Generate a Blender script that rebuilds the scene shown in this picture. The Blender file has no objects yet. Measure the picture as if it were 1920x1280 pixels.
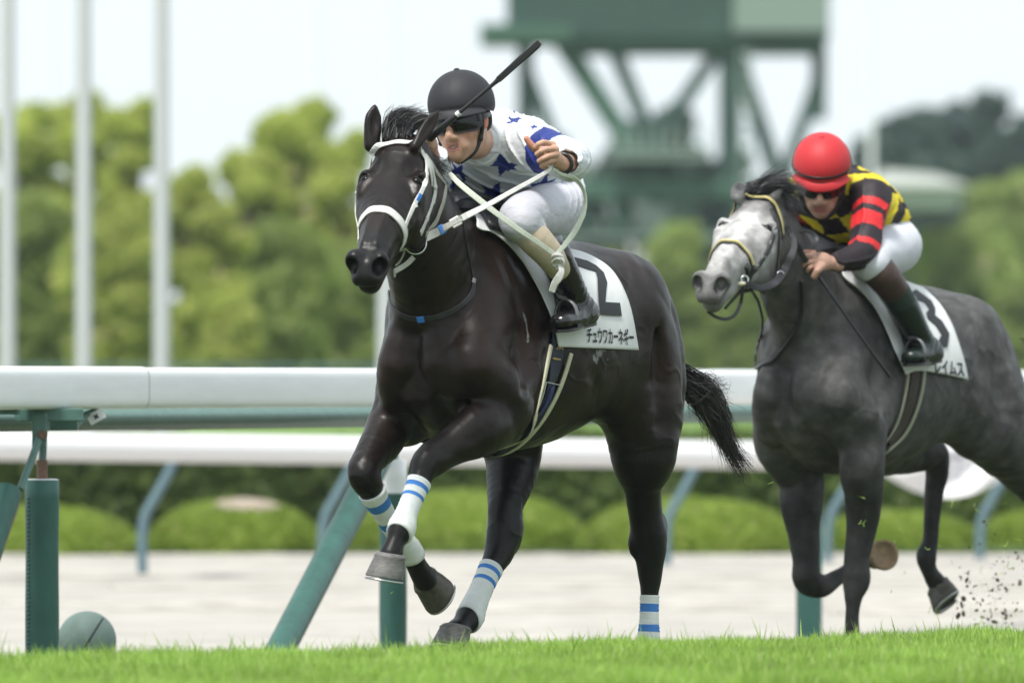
import bpy, bmesh, math, random
import numpy as np
from mathutils import Vector
QUICK = False
random.seed(7)
rng = np.random.default_rng(7)
sc = bpy.context.scene
C = sc.collection
R = math.radians

# ---------------------------------------------------------------- camera, sky, sun, exposure
F = 400.0 / 36.0 * 1920.0        # focal length in photo pixels
CX, HY, H = 960.0, 716.0, 0.96   # optical centre column, horizon row, eye height
cam = bpy.data.cameras.new('camera')
cam.sensor_width = 36.0
cam.lens = 400.0
cam.shift_y = 76.0 / 1920.0
cam.clip_start = 1.0
cam.clip_end = 4000.0
cam.dof.use_dof = True
cam.dof.focus_distance = 36.6
cam.dof.aperture_fstop = 5.0
camo = bpy.data.objects.new('camera', cam)
camo.location = (0, 0, H)
camo.rotation_euler = (R(90), 0, 0)
C.objects.link(camo)
sc.camera = camo

SUN_EL, SUN_AZ = 62.0, 205.0     # high, slightly behind the camera, bright overcast
w = bpy.data.worlds.new('World')
sc.world = w
w.use_nodes = True
nt = w.node_tree
nt.nodes.clear()
sky = nt.nodes.new('ShaderNodeTexSky')
sky.sky_type = 'NISHITA'
sky.sun_disc = False
sky.sun_elevation = R(SUN_EL)
sky.sun_rotation = R(SUN_AZ)
sky.air_density = 1.0
sky.dust_density = 3.0
mixn = nt.nodes.new('ShaderNodeMix')
mixn.data_type = 'RGBA'
mixn.inputs[0].default_value = 0.86
mixn.inputs[7].default_value = (8.3, 9.1, 9.5, 1)   # the even white cloud layer
bg = nt.nodes.new('ShaderNodeBackground')
bg.inputs[1].default_value = 0.067
wo = nt.nodes.new('ShaderNodeOutputWorld')
nt.links.new(sky.outputs[0], mixn.inputs[6])
nt.links.new(mixn.outputs[2], bg.inputs[0])
nt.links.new(bg.outputs[0], wo.inputs[0])
sl = bpy.data.lights.new('sun', 'SUN')
sl.energy = 2.3
sl.angle = R(14)
sl.color = (1.0, 0.965, 0.91)
slo = bpy.data.objects.new('sun', sl)
a = R(SUN_AZ)
# sun stands towards (sin az, cos az) seen from the scene
slo.rotation_euler = (R(90 - SUN_EL), 0, -a + math.pi)
C.objects.link(slo)
sc.view_settings.view_transform = 'Standard'
sc.view_settings.look = 'None'
sc.view_settings.exposure = 0.98
sc.view_settings.gamma = 1
sc.cycles.use_denoising = True
sc.cycles.max_bounces = 6

# ---------------------------------------------------------------- materials
MATS = {}
def mat(name, col=(.5, .5, .5), rough=.6, spec=.5, metal=0, var=.0, vscale=6, bump=0, bscale=80,
        coat=0, sheen=0, attr=False, sss=0, stretch=None, dapple=0, rvar=0, hair=0):
    if name in MATS: return MATS[name]
    m = bpy.data.materials.new(name); m.use_nodes = True
    t = m.node_tree; b = t.nodes['Principled BSDF']
    b.inputs['Roughness'].default_value = rough
    b.inputs['Specular IOR Level'].default_value = spec
    b.inputs['Metallic'].default_value = metal
    b.inputs['Coat Weight'].default_value = coat
    b.inputs['Coat Roughness'].default_value = .3
    b.inputs['Sheen Weight'].default_value = sheen
    if sss:
        b.inputs['Subsurface Weight'].default_value = sss
        b.inputs['Subsurface Radius'].default_value = (.01, .004, .002)
    tc = t.nodes.new('ShaderNodeTexCoord')
    mp = t.nodes.new('ShaderNodeMapping')
    t.links.new(tc.outputs['Object'], mp.inputs[0])
    if stretch: mp.inputs['Scale'].default_value = stretch
    src = None
    if attr:
        at = t.nodes.new('ShaderNodeAttribute'); at.attribute_name = 'col'
        src = at.outputs['Color']
    if var:
        n = t.nodes.new('ShaderNodeTexNoise'); n.inputs['Scale'].default_value = vscale
        n.inputs['Detail'].default_value = 6; n.inputs['Roughness'].default_value = .6
        t.links.new(mp.outputs[0], n.inputs[0])
        rp = t.nodes.new('ShaderNodeMapRange')
        rp.inputs['From Min'].default_value = .3; rp.inputs['From Max'].default_value = .7
        rp.inputs['To Min'].default_value = 1 - var; rp.inputs['To Max'].default_value = 1 + var
        t.links.new(n.outputs[0], rp.inputs[0])
        mx = t.nodes.new('ShaderNodeMix'); mx.data_type = 'RGBA'; mx.blend_type = 'MULTIPLY'
        mx.inputs[0].default_value = 1
        if src: t.links.new(src, mx.inputs[6])
        else: mx.inputs[6].default_value = (*col, 1)
        t.links.new(rp.outputs[0], mx.inputs[7])
        src = mx.outputs[2]
    if dapple:                     # pale rosettes in a darker net
        vo = t.nodes.new('ShaderNodeTexVoronoi'); vo.feature = 'SMOOTH_F1'; vo.inputs['Scale'].default_value = 22; vo.inputs['Randomness'].default_value = .9
        dn = t.nodes.new('ShaderNodeTexNoise'); dn.inputs['Scale'].default_value = 30; dn.inputs['Detail'].default_value = 3
        va = t.nodes.new('ShaderNodeMix'); va.data_type = 'RGBA'; va.blend_type = 'LINEAR_LIGHT'; va.inputs[0].default_value = .035
        t.links.new(mp.outputs[0], dn.inputs[0]); t.links.new(mp.outputs[0], va.inputs[6]); t.links.new(dn.outputs[1], va.inputs[7]); t.links.new(va.outputs[2], vo.inputs['Vector'])
        rp = t.nodes.new('ShaderNodeMapRange'); rp.inputs['From Min'].default_value = .1; rp.inputs['From Max'].default_value = .75
        rp.inputs['To Min'].default_value = 1 + dapple; rp.inputs['To Max'].default_value = 1 - dapple; t.links.new(vo.outputs['Distance'], rp.inputs[0])
        mx = t.nodes.new('ShaderNodeMix'); mx.data_type = 'RGBA'; mx.blend_type = 'MULTIPLY'; mx.inputs[0].default_value = 1
        t.links.new(src, mx.inputs[6]); t.links.new(rp.outputs[0], mx.inputs[7]); src = mx.outputs[2]
    if rvar:
        n = t.nodes.new('ShaderNodeTexNoise'); n.inputs['Scale'].default_value = 7; n.inputs['Detail'].default_value = 4; t.links.new(mp.outputs[0], n.inputs[0])
        rp = t.nodes.new('ShaderNodeMapRange'); rp.inputs['From Min'].default_value = .3; rp.inputs['From Max'].default_value = .7
        rp.inputs['To Min'].default_value = rough - rvar; rp.inputs['To Max'].default_value = rough + rvar; t.links.new(n.outputs[0], rp.inputs[0]); t.links.new(rp.outputs[0], b.inputs['Roughness'])
    if src: t.links.new(src, b.inputs['Base Color'])
    else: b.inputs['Base Color'].default_value = (*col, 1)
    if bump:
        n = t.nodes.new('ShaderNodeTexNoise'); n.inputs['Scale'].default_value = bscale
        n.inputs['Detail'].default_value = 5
        t.links.new(mp.outputs[0], n.inputs[0])
        bp = t.nodes.new('ShaderNodeBump'); bp.inputs['Strength'].default_value = 1
        bp.inputs['Distance'].default_value = bump
        t.links.new(n.outputs[0], bp.inputs['Height'])
        t.links.new(bp.outputs[0], b.inputs['Normal'])
    MATS[name] = m
    return m

# ---------------------------------------------------------------- objects
def root(name, loc, label=None, cat=None, group=None, kind=None):
    o = bpy.data.objects.new(name, None); o.empty_display_size = .1
    o.location = loc; C.objects.link(o)
    tag(o, label, cat, group, kind)
    return o
def tag(o, label=None, cat=None, group=None, kind=None):
    if label: o['label'] = label
    if cat: o['category'] = cat
    if group: o['group'] = group
    if kind: o['kind'] = kind
    return o
def wl(o):                       # world location of a (possibly nested) unrotated object
    v = np.zeros(3)
    while o is not None:
        v = v + np.array(o.location); o = o.parent
    return v
def mesh(name, V, Fc, m, parent=None, smooth=True, col=None, mats=None, fm=None, loc=None, bevel=0):
    """V in world coordinates; becomes one mesh object relative to its parent or to loc"""
    V = np.asarray(V, dtype=np.float64)
    me = bpy.data.meshes.new(name)
    off = wl(parent) if parent is not None else (np.array(loc) if loc is not None else V.mean(0) * [1, 1, 0] + [0, 0, V[:, 2].min()])
    W = (V - off).astype(np.float32)
    if isinstance(Fc, np.ndarray):
        n = len(Fc); k = Fc.shape[1]
        me.vertices.add(len(W)); me.vertices.foreach_set('co', W.ravel())
        me.loops.add(n * k); me.loops.foreach_set('vertex_index', Fc.astype(np.int32).ravel())
        me.polygons.add(n)
        me.polygons.foreach_set('loop_start', np.arange(0, n * k, k, dtype=np.int32))
        me.update(calc_edges=True)
    else:
        me.from_pydata(W.tolist(), [], [list(map(int, f)) for f in Fc])
    for mm in (mats or [m]): me.materials.append(mm)
    if fm is not None: me.polygons.foreach_set('material_index', np.asarray(fm, dtype=np.int32))
    if smooth: me.polygons.foreach_set('use_smooth', [True] * len(me.polygons))
    if col is not None:
        ca = me.color_attributes.new('col', 'FLOAT_COLOR', 'POINT')
        cc = np.ones((len(W), 4), np.float32); cc[:, :3] = col
        ca.data.foreach_set('color', cc.ravel())
    me.update()
    o = bpy.data.objects.new(name, me)
    if parent is not None: o.parent = parent
    else: o.location = off
    C.objects.link(o)
    if bevel:
        bv = o.modifiers.new('bevel', 'BEVEL'); bv.width = bevel; bv.segments = 2; bv.limit_method = 'ANGLE'
    return o
def join(parts):
    """list of (V, F) -> one (V, F list)"""
    Vs, Fs, n = [], [], 0
    for V, Fc in parts:
        V = np.asarray(V); Vs.append(V)
        Fs += [[int(i) + n for i in f] for f in Fc]; n += len(V)
    return np.concatenate(Vs), Fs
def box(c, s, rz=0):
    x, y, z = s[0] / 2, s[1] / 2, s[2] / 2
    V = np.array([(i * x, j * y, k * z) for k in (-1, 1) for j in (-1, 1) for i in (-1, 1)])
    c_, s_ = math.cos(rz), math.sin(rz)
    V = np.stack([V[:, 0] * c_ - V[:, 1] * s_, V[:, 0] * s_ + V[:, 1] * c_, V[:, 2]], 1) + np.array(c)
    return V, [(0, 2, 3, 1), (4, 5, 7, 6), (0, 1, 5, 4), (2, 6, 7, 3), (0, 4, 6, 2), (1, 3, 7, 5)]
def unit(v):
    v = np.asarray(v, float); return v / (np.linalg.norm(v, axis=-1, keepdims=True) + 1e-12)
def crom(P, n):
    """Catmull-Rom through rows of P, n samples per span"""
    P = np.asarray(P, float)
    Q = np.vstack([2 * P[0] - P[1], P, 2 * P[-1] - P[-2]])
    out = []
    for i in range(1, len(Q) - 2):
        p0, p1, p2, p3 = Q[i - 1], Q[i], Q[i + 1], Q[i + 2]
        for t in np.arange(n) / n:
            out.append(.5 * ((2 * p1) + (-p0 + p2) * t + (2 * p0 - 5 * p1 + 4 * p2 - p3) * t * t + (-p0 + 3 * p1 - 3 * p2 + p3) * t ** 3))
    out.append(P[-1])
    return np.array(out)
def tubemesh(P, r, rb=None, side=None, n=14, cap=True, sm=0):
    P = np.asarray(P, float)
    r = np.broadcast_to(np.asarray(r, float), (len(P),)).copy()
    rb = r if rb is None else np.broadcast_to(np.asarray(rb, float), (len(P),)).copy()
    if sm:
        A = crom(np.column_stack([P, r, rb]), sm); P, r, rb = A[:, :3], A[:, 3], A[:, 4]
    T = np.gradient(P, axis=0); T = unit(T)
    s = np.array(side if side is not None else (0.0, 0.0, 1.0) if abs(T[0][2]) < .9 else (1.0, 0, 0))
    V = []
    an = np.arange(n) / n * 2 * math.pi
    for i in range(len(P)):
        u = s - T[i] * np.dot(s, T[i]); u = unit(u); v = np.cross(T[i], u)
        if side is None: s = u
        V.append(P[i] + np.outer(np.cos(an), u) * r[i] + np.outer(np.sin(an), v) * rb[i])
    V = np.concatenate(V); Fc = []
    for i in range(len(P) - 1):
        for j in range(n):
            k = (j + 1) % n
            Fc.append((i * n + j, i * n + k, (i + 1) * n + k, (i + 1) * n + j))
    if cap:
        k0 = len(V); V = np.vstack([V, V[:n], V[(len(P) - 1) * n:len(P) * n]])
        Fc.append(tuple(range(k0, k0 + n))[::-1]); Fc.append(tuple(range(k0 + n, k0 + 2 * n)))
    return V, Fc
def ico(c, r, axes=None, n=16, m=10):
    V = []; Fc = []
    for i in range(m + 1):
        th = math.pi * i / m
        for j in range(n):
            ph = 2 * math.pi * j / n
            V.append((math.sin(th) * math.cos(ph), math.sin(th) * math.sin(ph), math.cos(th)))
    V = np.array(V) * np.array(r)
    if axes is not None: V = V @ np.array(axes)
    for i in range(m):
        for j in range(n):
            k = (j + 1) % n
            Fc.append((i * n + j, (i + 1) * n + j, (i + 1) * n + k, i * n + k))
    return V + np.array(c), Fc

# ---------------------------------------------------------------- a place in the world seen at photo pixel (px,py) at distance Y
def at(px, py, Y):
    return np.array([(px - CX) * Y / F, Y, H - (py - HY) * Y / F])

# ---------------------------------------------------------------- body surfaces: smooth unions sampled on a grid, then a surface net
class Field:
    def __init__(s, lo, hi, h):
        s.lo = np.array(lo, float); s.h = h
        s.n = np.ceil((np.array(hi) - s.lo) / h).astype(int) + 1
        s.v = np.full(s.n, .25, np.float32)
        s.ax = [(s.lo[i] + np.arange(s.n[i]) * h).astype(np.float32) for i in range(3)]
        s.pad = .035
    def sl(s, lo, hi, pad):
        a = np.clip(np.floor((np.array(lo) - pad - s.lo) / s.h).astype(int), 0, s.n)
        b = np.clip(np.ceil((np.array(hi) + pad - s.lo) / s.h).astype(int) + 1, 0, s.n)
        return a, b
    def grid(s, a, b):
        return (s.ax[0][a[0]:b[0], None, None], s.ax[1][None, a[1]:b[1], None], s.ax[2][None, None, a[2]:b[2]])
    def merge(s, a, b, d, k, sub):
        S = tuple(slice(a[i], b[i]) for i in range(3))
        v = s.v[S]
        if sub:
            d = -d; h = np.clip(k - np.abs(v - d), 0, None) / max(k, 1e-6)
            s.v[S] = np.maximum(v, d) + h * h * k * .25
        else:
            h = np.clip(k - np.abs(v - d), 0, None) / max(k, 1e-6)
            s.v[S] = np.minimum(v, d) - h * h * k * .25
    def ell(s, c, r, axes=None, k=.03, sub=False):
        c = np.array(c, float); r = np.array(r, float)
        A = np.eye(3) if axes is None else unit(np.array(axes, float))
        ext = np.sqrt(((A * r[:, None]) ** 2).sum(0))
        a, b = s.sl(c - ext, c + ext, k + s.pad)
        if (b <= a).any(): return
        X, Y, Z = s.grid(a, b); X = X - c[0]; Y = Y - c[1]; Z = Z - c[2]
        k0 = 0; k1 = 0
        for i in range(3):
            q = X * np.float32(A[i][0]) + Y * np.float32(A[i][1]) + Z * np.float32(A[i][2])
            k0 = k0 + (q / r[i]) ** 2; k1 = k1 + (q / r[i] ** 2) ** 2
        k0 = np.sqrt(k0); d = k0 * (k0 - 1) / np.sqrt(k1 + 1e-9)
        s.merge(a, b, d.astype(np.float32), k, sub)
    def tube(s, P, ra, rb=None, side=None, k=.03, sub=False, n=3):
        P = np.asarray(P, float); m = len(P)
        ra = np.broadcast_to(np.asarray(ra, float), (m,)); 
        rbb = ra if rb is None else np.broadcast_to(np.asarray(rb, float), (m,))
        A = np.column_stack([P, ra, rbb])
        if m > 2 and n > 1: A = crom(A, n)
        P, ra, rbb = A[:, :3], A[:, 3], A[:, 4]
        rm = np.maximum(ra, rbb)
        a0, b0 = s.sl((P - rm[:, None]).min(0), (P + rm[:, None]).max(0), k + s.pad)
        if (b0 <= a0).any(): return A
        T = np.full(b0 - a0, .3, np.float32)
        for i in range(len(P) - 1):
            p, q = P[i], P[i + 1]; ab = q - p; L2 = float(ab @ ab)
            if L2 < 1e-10: continue
            mr = max(rm[i], rm[i + 1])
            a, b = s.sl(np.minimum(p, q) - mr, np.maximum(p, q) + mr, k + s.pad); a = np.maximum(a, a0); b = np.minimum(b, b0)
            if (b <= a).any(): continue
            X, Y, Z = s.grid(a, b); X = X - np.float32(p[0]); Y = Y - np.float32(p[1]); Z = Z - np.float32(p[2])
            t = np.clip((X * np.float32(ab[0]) + Y * np.float32(ab[1]) + Z * np.float32(ab[2])) / L2, 0, 1)
            X = X - t * np.float32(ab[0]); Y = Y - t * np.float32(ab[1]); Z = Z - t * np.float32(ab[2])
            if rb is None:
                d = np.sqrt(X * X + Y * Y + Z * Z) - (ra[i] + t * (ra[i + 1] - ra[i]))
            else:
                dr = ab / math.sqrt(L2); u = np.array(side, float); u = unit(u - dr * (u @ dr)); w_ = np.cross(dr, u)
                A1 = ra[i] + t * (ra[i + 1] - ra[i]); B1 = rbb[i] + t * (rbb[i + 1] - rbb[i]); C1 = (A1 + B1) * .5
                qa = X * u[0] + Y * u[1] + Z * u[2]; qb = X * w_[0] + Y * w_[1] + Z * w_[2]; qc = X * dr[0] + Y * dr[1] + Z * dr[2]
                k0 = np.sqrt((qa / A1) ** 2 + (qb / B1) ** 2 + (qc / C1) ** 2)
                k1 = np.sqrt((qa / A1 ** 2) ** 2 + (qb / B1 ** 2) ** 2 + (qc / C1 ** 2) ** 2 + 1e-9)
                d = k0 * (k0 - 1) / k1
            S = tuple(slice(a[j] - a0[j], b[j] - a0[j]) for j in range(3))
            T[S] = np.minimum(T[S], d)
        s.merge(a0, b0, T, k, sub)
        return A
    def barrel(s, f, cz, w, hh, k=.05, pw=2.0):
        """trunk along the first axis: centre height, half width, half height tabulated over f"""
        a, b = s.sl((min(f), -max(w), min(np.array(cz) - hh)), (max(f), max(w), max(np.array(cz) + hh)), k + s.pad)
        X, Y, Z = s.grid(a, b)
        o = np.argsort(f); ff = np.array(f)[o]
        T = np.column_stack([ff, np.array(cz)[o], np.array(w)[o], np.array(hh)[o]]); T = crom(T, 10)
        x = X[:, 0, 0]
        cz_, w_, h_ = [np.interp(x, T[:, 0], T[:, i])[:, None, None] for i in (1, 2, 3)]
        ex = (np.maximum(x - ff[-1], 0) + np.maximum(ff[0] - x, 0))[:, None, None]
        k0 = ((np.abs(Y) / w_) ** pw + (np.abs(Z - cz_) / h_) ** pw) ** (1 / pw)
        k1 = np.sqrt((Y / w_ ** 2) ** 2 + ((Z - cz_) / h_ ** 2) ** 2 + 1e-9)
        d = k0 * (k0 - 1) / k1
        d = np.where(ex > 0, np.sqrt(np.maximum(d, 0) ** 2 + ex ** 2), d)
        s.merge(a, b, d.astype(np.float32), k, False)
    def sample(s, P):
        q = (np.asarray(P) - s.lo) / s.h
        q = np.clip(q, 0, s.n - 1.001); i = q.astype(int); t = q - i
        r = 0
        for dx in (0, 1):
            for dy in (0, 1):
                for dz in (0, 1):
                    wt = (t[..., 0] if dx else 1 - t[..., 0]) * (t[..., 1] if dy else 1 - t[..., 1]) * (t[..., 2] if dz else 1 - t[..., 2])
                    r = r + wt * s.v[i[..., 0] + dx, i[..., 1] + dy, i[..., 2] + dz]
        return r
    def grad(s, P, e=None):
        e = e or s.h * 1.5
        P = np.asarray(P, float)
        g = np.stack([s.sample(P + np.eye(3)[i] * e) - s.sample(P - np.eye(3)[i] * e) for i in range(3)], -1)
        return unit(g)
    def snap(s, P, iso=0., it=6):
        P = np.array(P, float)
        for _ in range(it):
            P = P - (s.sample(P) - iso)[..., None] * s.grad(P) * .9
        return P
    def smooth(s, it=1):
        for _ in range(it):
            v = s.v
            for ax in range(3):
                w_ = v.copy()
                S0 = [slice(None)] * 3; S1 = [slice(None)] * 3; S2 = [slice(None)] * 3
                S0[ax] = slice(0, -2); S1[ax] = slice(1, -1); S2[ax] = slice(2, None)
                w_[tuple(S1)] = .5 * v[tuple(S1)] + .25 * (v[tuple(S0)] + v[tuple(S2)])
                v = w_
            s.v = v
    def net(s):
        v = s.v; ins = v < 0
        c = np.zeros(np.array(v.shape) - 1, np.int8)
        nx, ny, nz = v.shape
        corners = [(i, j, k) for i in (0, 1) for j in (0, 1) for k in (0, 1)]
        for i, j, k in corners: c += ins[i:nx - 1 + i, j:ny - 1 + j, k:nz - 1 + k]
        act = (c > 0) & (c < 8)
        ijk = np.argwhere(act)
        idx = np.full(c.shape, -1, np.int32); idx[act] = np.arange(len(ijk))
        val = {cn: v[ijk[:, 0] + cn[0], ijk[:, 1] + cn[1], ijk[:, 2] + cn[2]] for cn in corners}
        acc = np.zeros((len(ijk), 3)); cnt = np.zeros(len(ijk))
        for ca in corners:
            for ax in range(3):
                if ca[ax] == 0:
                    cb = list(ca); cb[ax] = 1; cb = tuple(cb)
                    va, vb = val[ca], val[cb]; cr = (va < 0) != (vb < 0)
                    t = np.where(cr, va / np.where(cr, va - vb, 1), 0)
                    p = np.array(ca, float)[None] + t[:, None] * (np.array(cb) - np.array(ca))[None]
                    acc += p * cr[:, None]; cnt += cr
        V = (acc / cnt[:, None] + ijk) * s.h + s.lo
        Q = []
        for ax in range(3):
            o1, o2 = [(1, 2), (2, 0), (0, 1)][ax]
            A = [slice(1, -1)] * 3; B = [slice(1, -1)] * 3
            A[ax] = slice(0, -1); B[ax] = slice(1, None)
            a_, b_ = ins[tuple(A)], ins[tuple(B)]
            E = np.argwhere(a_ != b_)
            fl = b_[a_ != b_]
            off = np.ones(3, int); off[ax] = 0
            E = E + off
            def cell(d1, d2):
                e = E.copy(); e[:, o1] -= d1; e[:, o2] -= d2
                return idx[e[:, 0], e[:, 1], e[:, 2]]
            q = np.stack([cell(1, 1), cell(0, 1), cell(0, 0), cell(1, 0)], 1)
            q[fl] = q[fl][:, ::-1]
            Q.append(q)
        Q = np.concatenate(Q); Q = Q[(Q >= 0).all(1)]
        return V, Q

class Frame:
    """a horse's own frame: f forwards, l to its left, z up; O on the ground under the withers"""
    def __init__(s, px, Y, th):
        s.O = np.array([(px - CX) * Y / F, Y]); s.h = np.array([-math.cos(R(th)), -math.sin(R(th))]); s.L_ = np.array([-s.h[1], s.h[0]])
    def L(s, px, py, l):
        q = (px - CX) / F
        f = (q * (s.O[1] + s.L_[1] * l) - s.O[0] - l * s.L_[0]) / (s.h[0] - q * s.h[1])
        Y = s.O[1] + f * s.h[1] + l * s.L_[1]
        return np.array([f, l, H - (py - HY) * Y / F])
    def toloc(s, P):
        P = np.asarray(P, float); d = P[..., :2] - s.O
        return np.stack([d @ s.h, d @ s.L_, P[..., 2]], -1)
    def toworld(s, P):
        P = np.asarray(P, float)
        return np.stack([s.O[0] + P[..., 0] * s.h[0] + P[..., 1] * s.L_[0], s.O[1] + P[..., 0] * s.h[1] + P[..., 1] * s.L_[1], P[..., 2]], -1)
    def vloc(s, v):
        v = np.asarray(v, float); return np.array([v[:2] @ s.h, v[:2] @ s.L_, v[2]])
    def Q(s, px, py, dY):
        return s.toloc(at(px, py, s.O[1] + dY))
    def hit(s, fd, P, iso=0., y0=-1.6, y1=1.6, step=.004):
        """where the line of sight through photo pixels P first meets the body surface (local coordinates)"""
        P = np.asarray(P, float).reshape(-1, 2); out = []
        T = np.arange(y0, y1, step)
        for i in range(0, len(P), 1500):
            p = P[i:i + 1500]
            Y = s.O[1] + T[None, :]
            W = np.stack([(p[:, :1] - CX) * Y / F, np.broadcast_to(Y, (len(p), len(T))), H - (p[:, 1:] - HY) * Y / F], -1)
            Lc = s.toloc(W); inb = ((Lc > fd.lo + .01) & (Lc < fd.lo + (fd.n - 2) * fd.h)).all(-1)
            v = np.where(inb, fd.sample(Lc), .3) - iso
            neg = v < 0; first = np.argmax(neg, 1); first = np.where(neg.any(1), first, np.argmin(v, 1))
            j = np.maximum(first - 1, 0); r = np.arange(len(p))
            va, vb = v[r, j], v[r, first]; t = np.where((va > 0) & (vb < 0), va / (va - vb + 1e-9), 1.)
            out.append(Lc[r, j] * (1 - t)[:, None] + Lc[r, first] * t[:, None])
        return np.concatenate(out)

def ribbon(P, N, width, thick, closed=False):
    """flat strap along P (n,3) lying on a surface with normals N"""
    P = np.asarray(P); n = len(P)
    T = unit(np.gradient(P, axis=0)) if not closed else unit(np.roll(P, -1, 0) - np.roll(P, 1, 0))
    N = unit(np.asarray(N) - T * (np.asarray(N) * T).sum(-1, keepdims=True)); B = np.cross(T, N)
    w_ = np.broadcast_to(np.asarray(width, float), (n,))[:, None] / 2
    pr = [(-1, 0), (-1, .7), (-.8, 1), (.8, 1), (1, .7), (1, 0)]
    V = np.stack([P + B * w_ * a_ + N * thick * b_ for a_, b_ in pr], 1).reshape(-1, 3)
    m = len(pr); Fc = []
    for i in range(n if closed else n - 1):
        j = (i + 1) % n
        for k in range(m):
            q = (k + 1) % m
            Fc.append((i * m + k, i * m + q, j * m + q, j * m + k))
    if not closed: Fc += [tuple(range(m))[::-1], tuple((n - 1) * m + k for k in range(m))]
    return V, Fc
def strap(fr, fd, pts, width, thick=.004, iso=.001, sub=6, closed=False, sm=3):
    """pts: photo pixels (2 numbers) or local points (3 numbers); returns world V,F of a strap lying on the body"""
    L = [fr.hit(fd, [p], iso)[0] if len(p) == 2 else np.array(p, float) for p in pts]
    if closed: L = L + [L[0]]
    W = np.broadcast_to(np.asarray(width, float), (len(L),))
    A = crom(np.column_stack([np.array(L), W]), sub)
    P = fd.snap(A[:, :3], iso)
    N = fd.grad(P, .008)
    for _ in range(sm):
        P[1:-1] = .5 * P[1:-1] + .25 * (P[:-2] + P[2:])
    V, Fc = ribbon(P, N, A[:, 3], thick)
    return fr.toworld(V), Fc
def hairs(strands, w0, w1=.0006):
    """strands: list of (n,3) world polylines -> thin two-sided ribbons"""
    Vs = []; Fs = []; n = 0
    for P in strands:
        P = np.asarray(P); m = len(P)
        T = unit(np.gradient(P, axis=0)); rv = unit(rng.normal(size=3)); B = unit(np.cross(T, rv))
        ww = np.linspace(w0, w1, m)[:, None] / 2
        V = np.stack([P - B * ww, P + B * ww], 1).reshape(-1, 3); Vs.append(V)
        i = np.arange(m - 1) * 2 + n
        Fs.append(np.stack([i, i + 1, i + 3, i + 2], 1)); n += 2 * m
    return np.concatenate(Vs), np.concatenate(Fs)
def wobble(P, freq, seed=0, oct=3):
    r_ = np.random.default_rng(seed); P = np.asarray(P); o = 0; a = 1
    for k in range(oct):
        for _ in range(4):
            d = unit(r_.normal(size=3)); o = o + a * np.sin(P @ d * freq * (2 ** k) + r_.uniform(0, 6.3) + 1.5 * np.sin(P @ unit(r_.normal(size=3)) * freq * .7 * 2 ** k))
        a *= .5
    return o / 7

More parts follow.
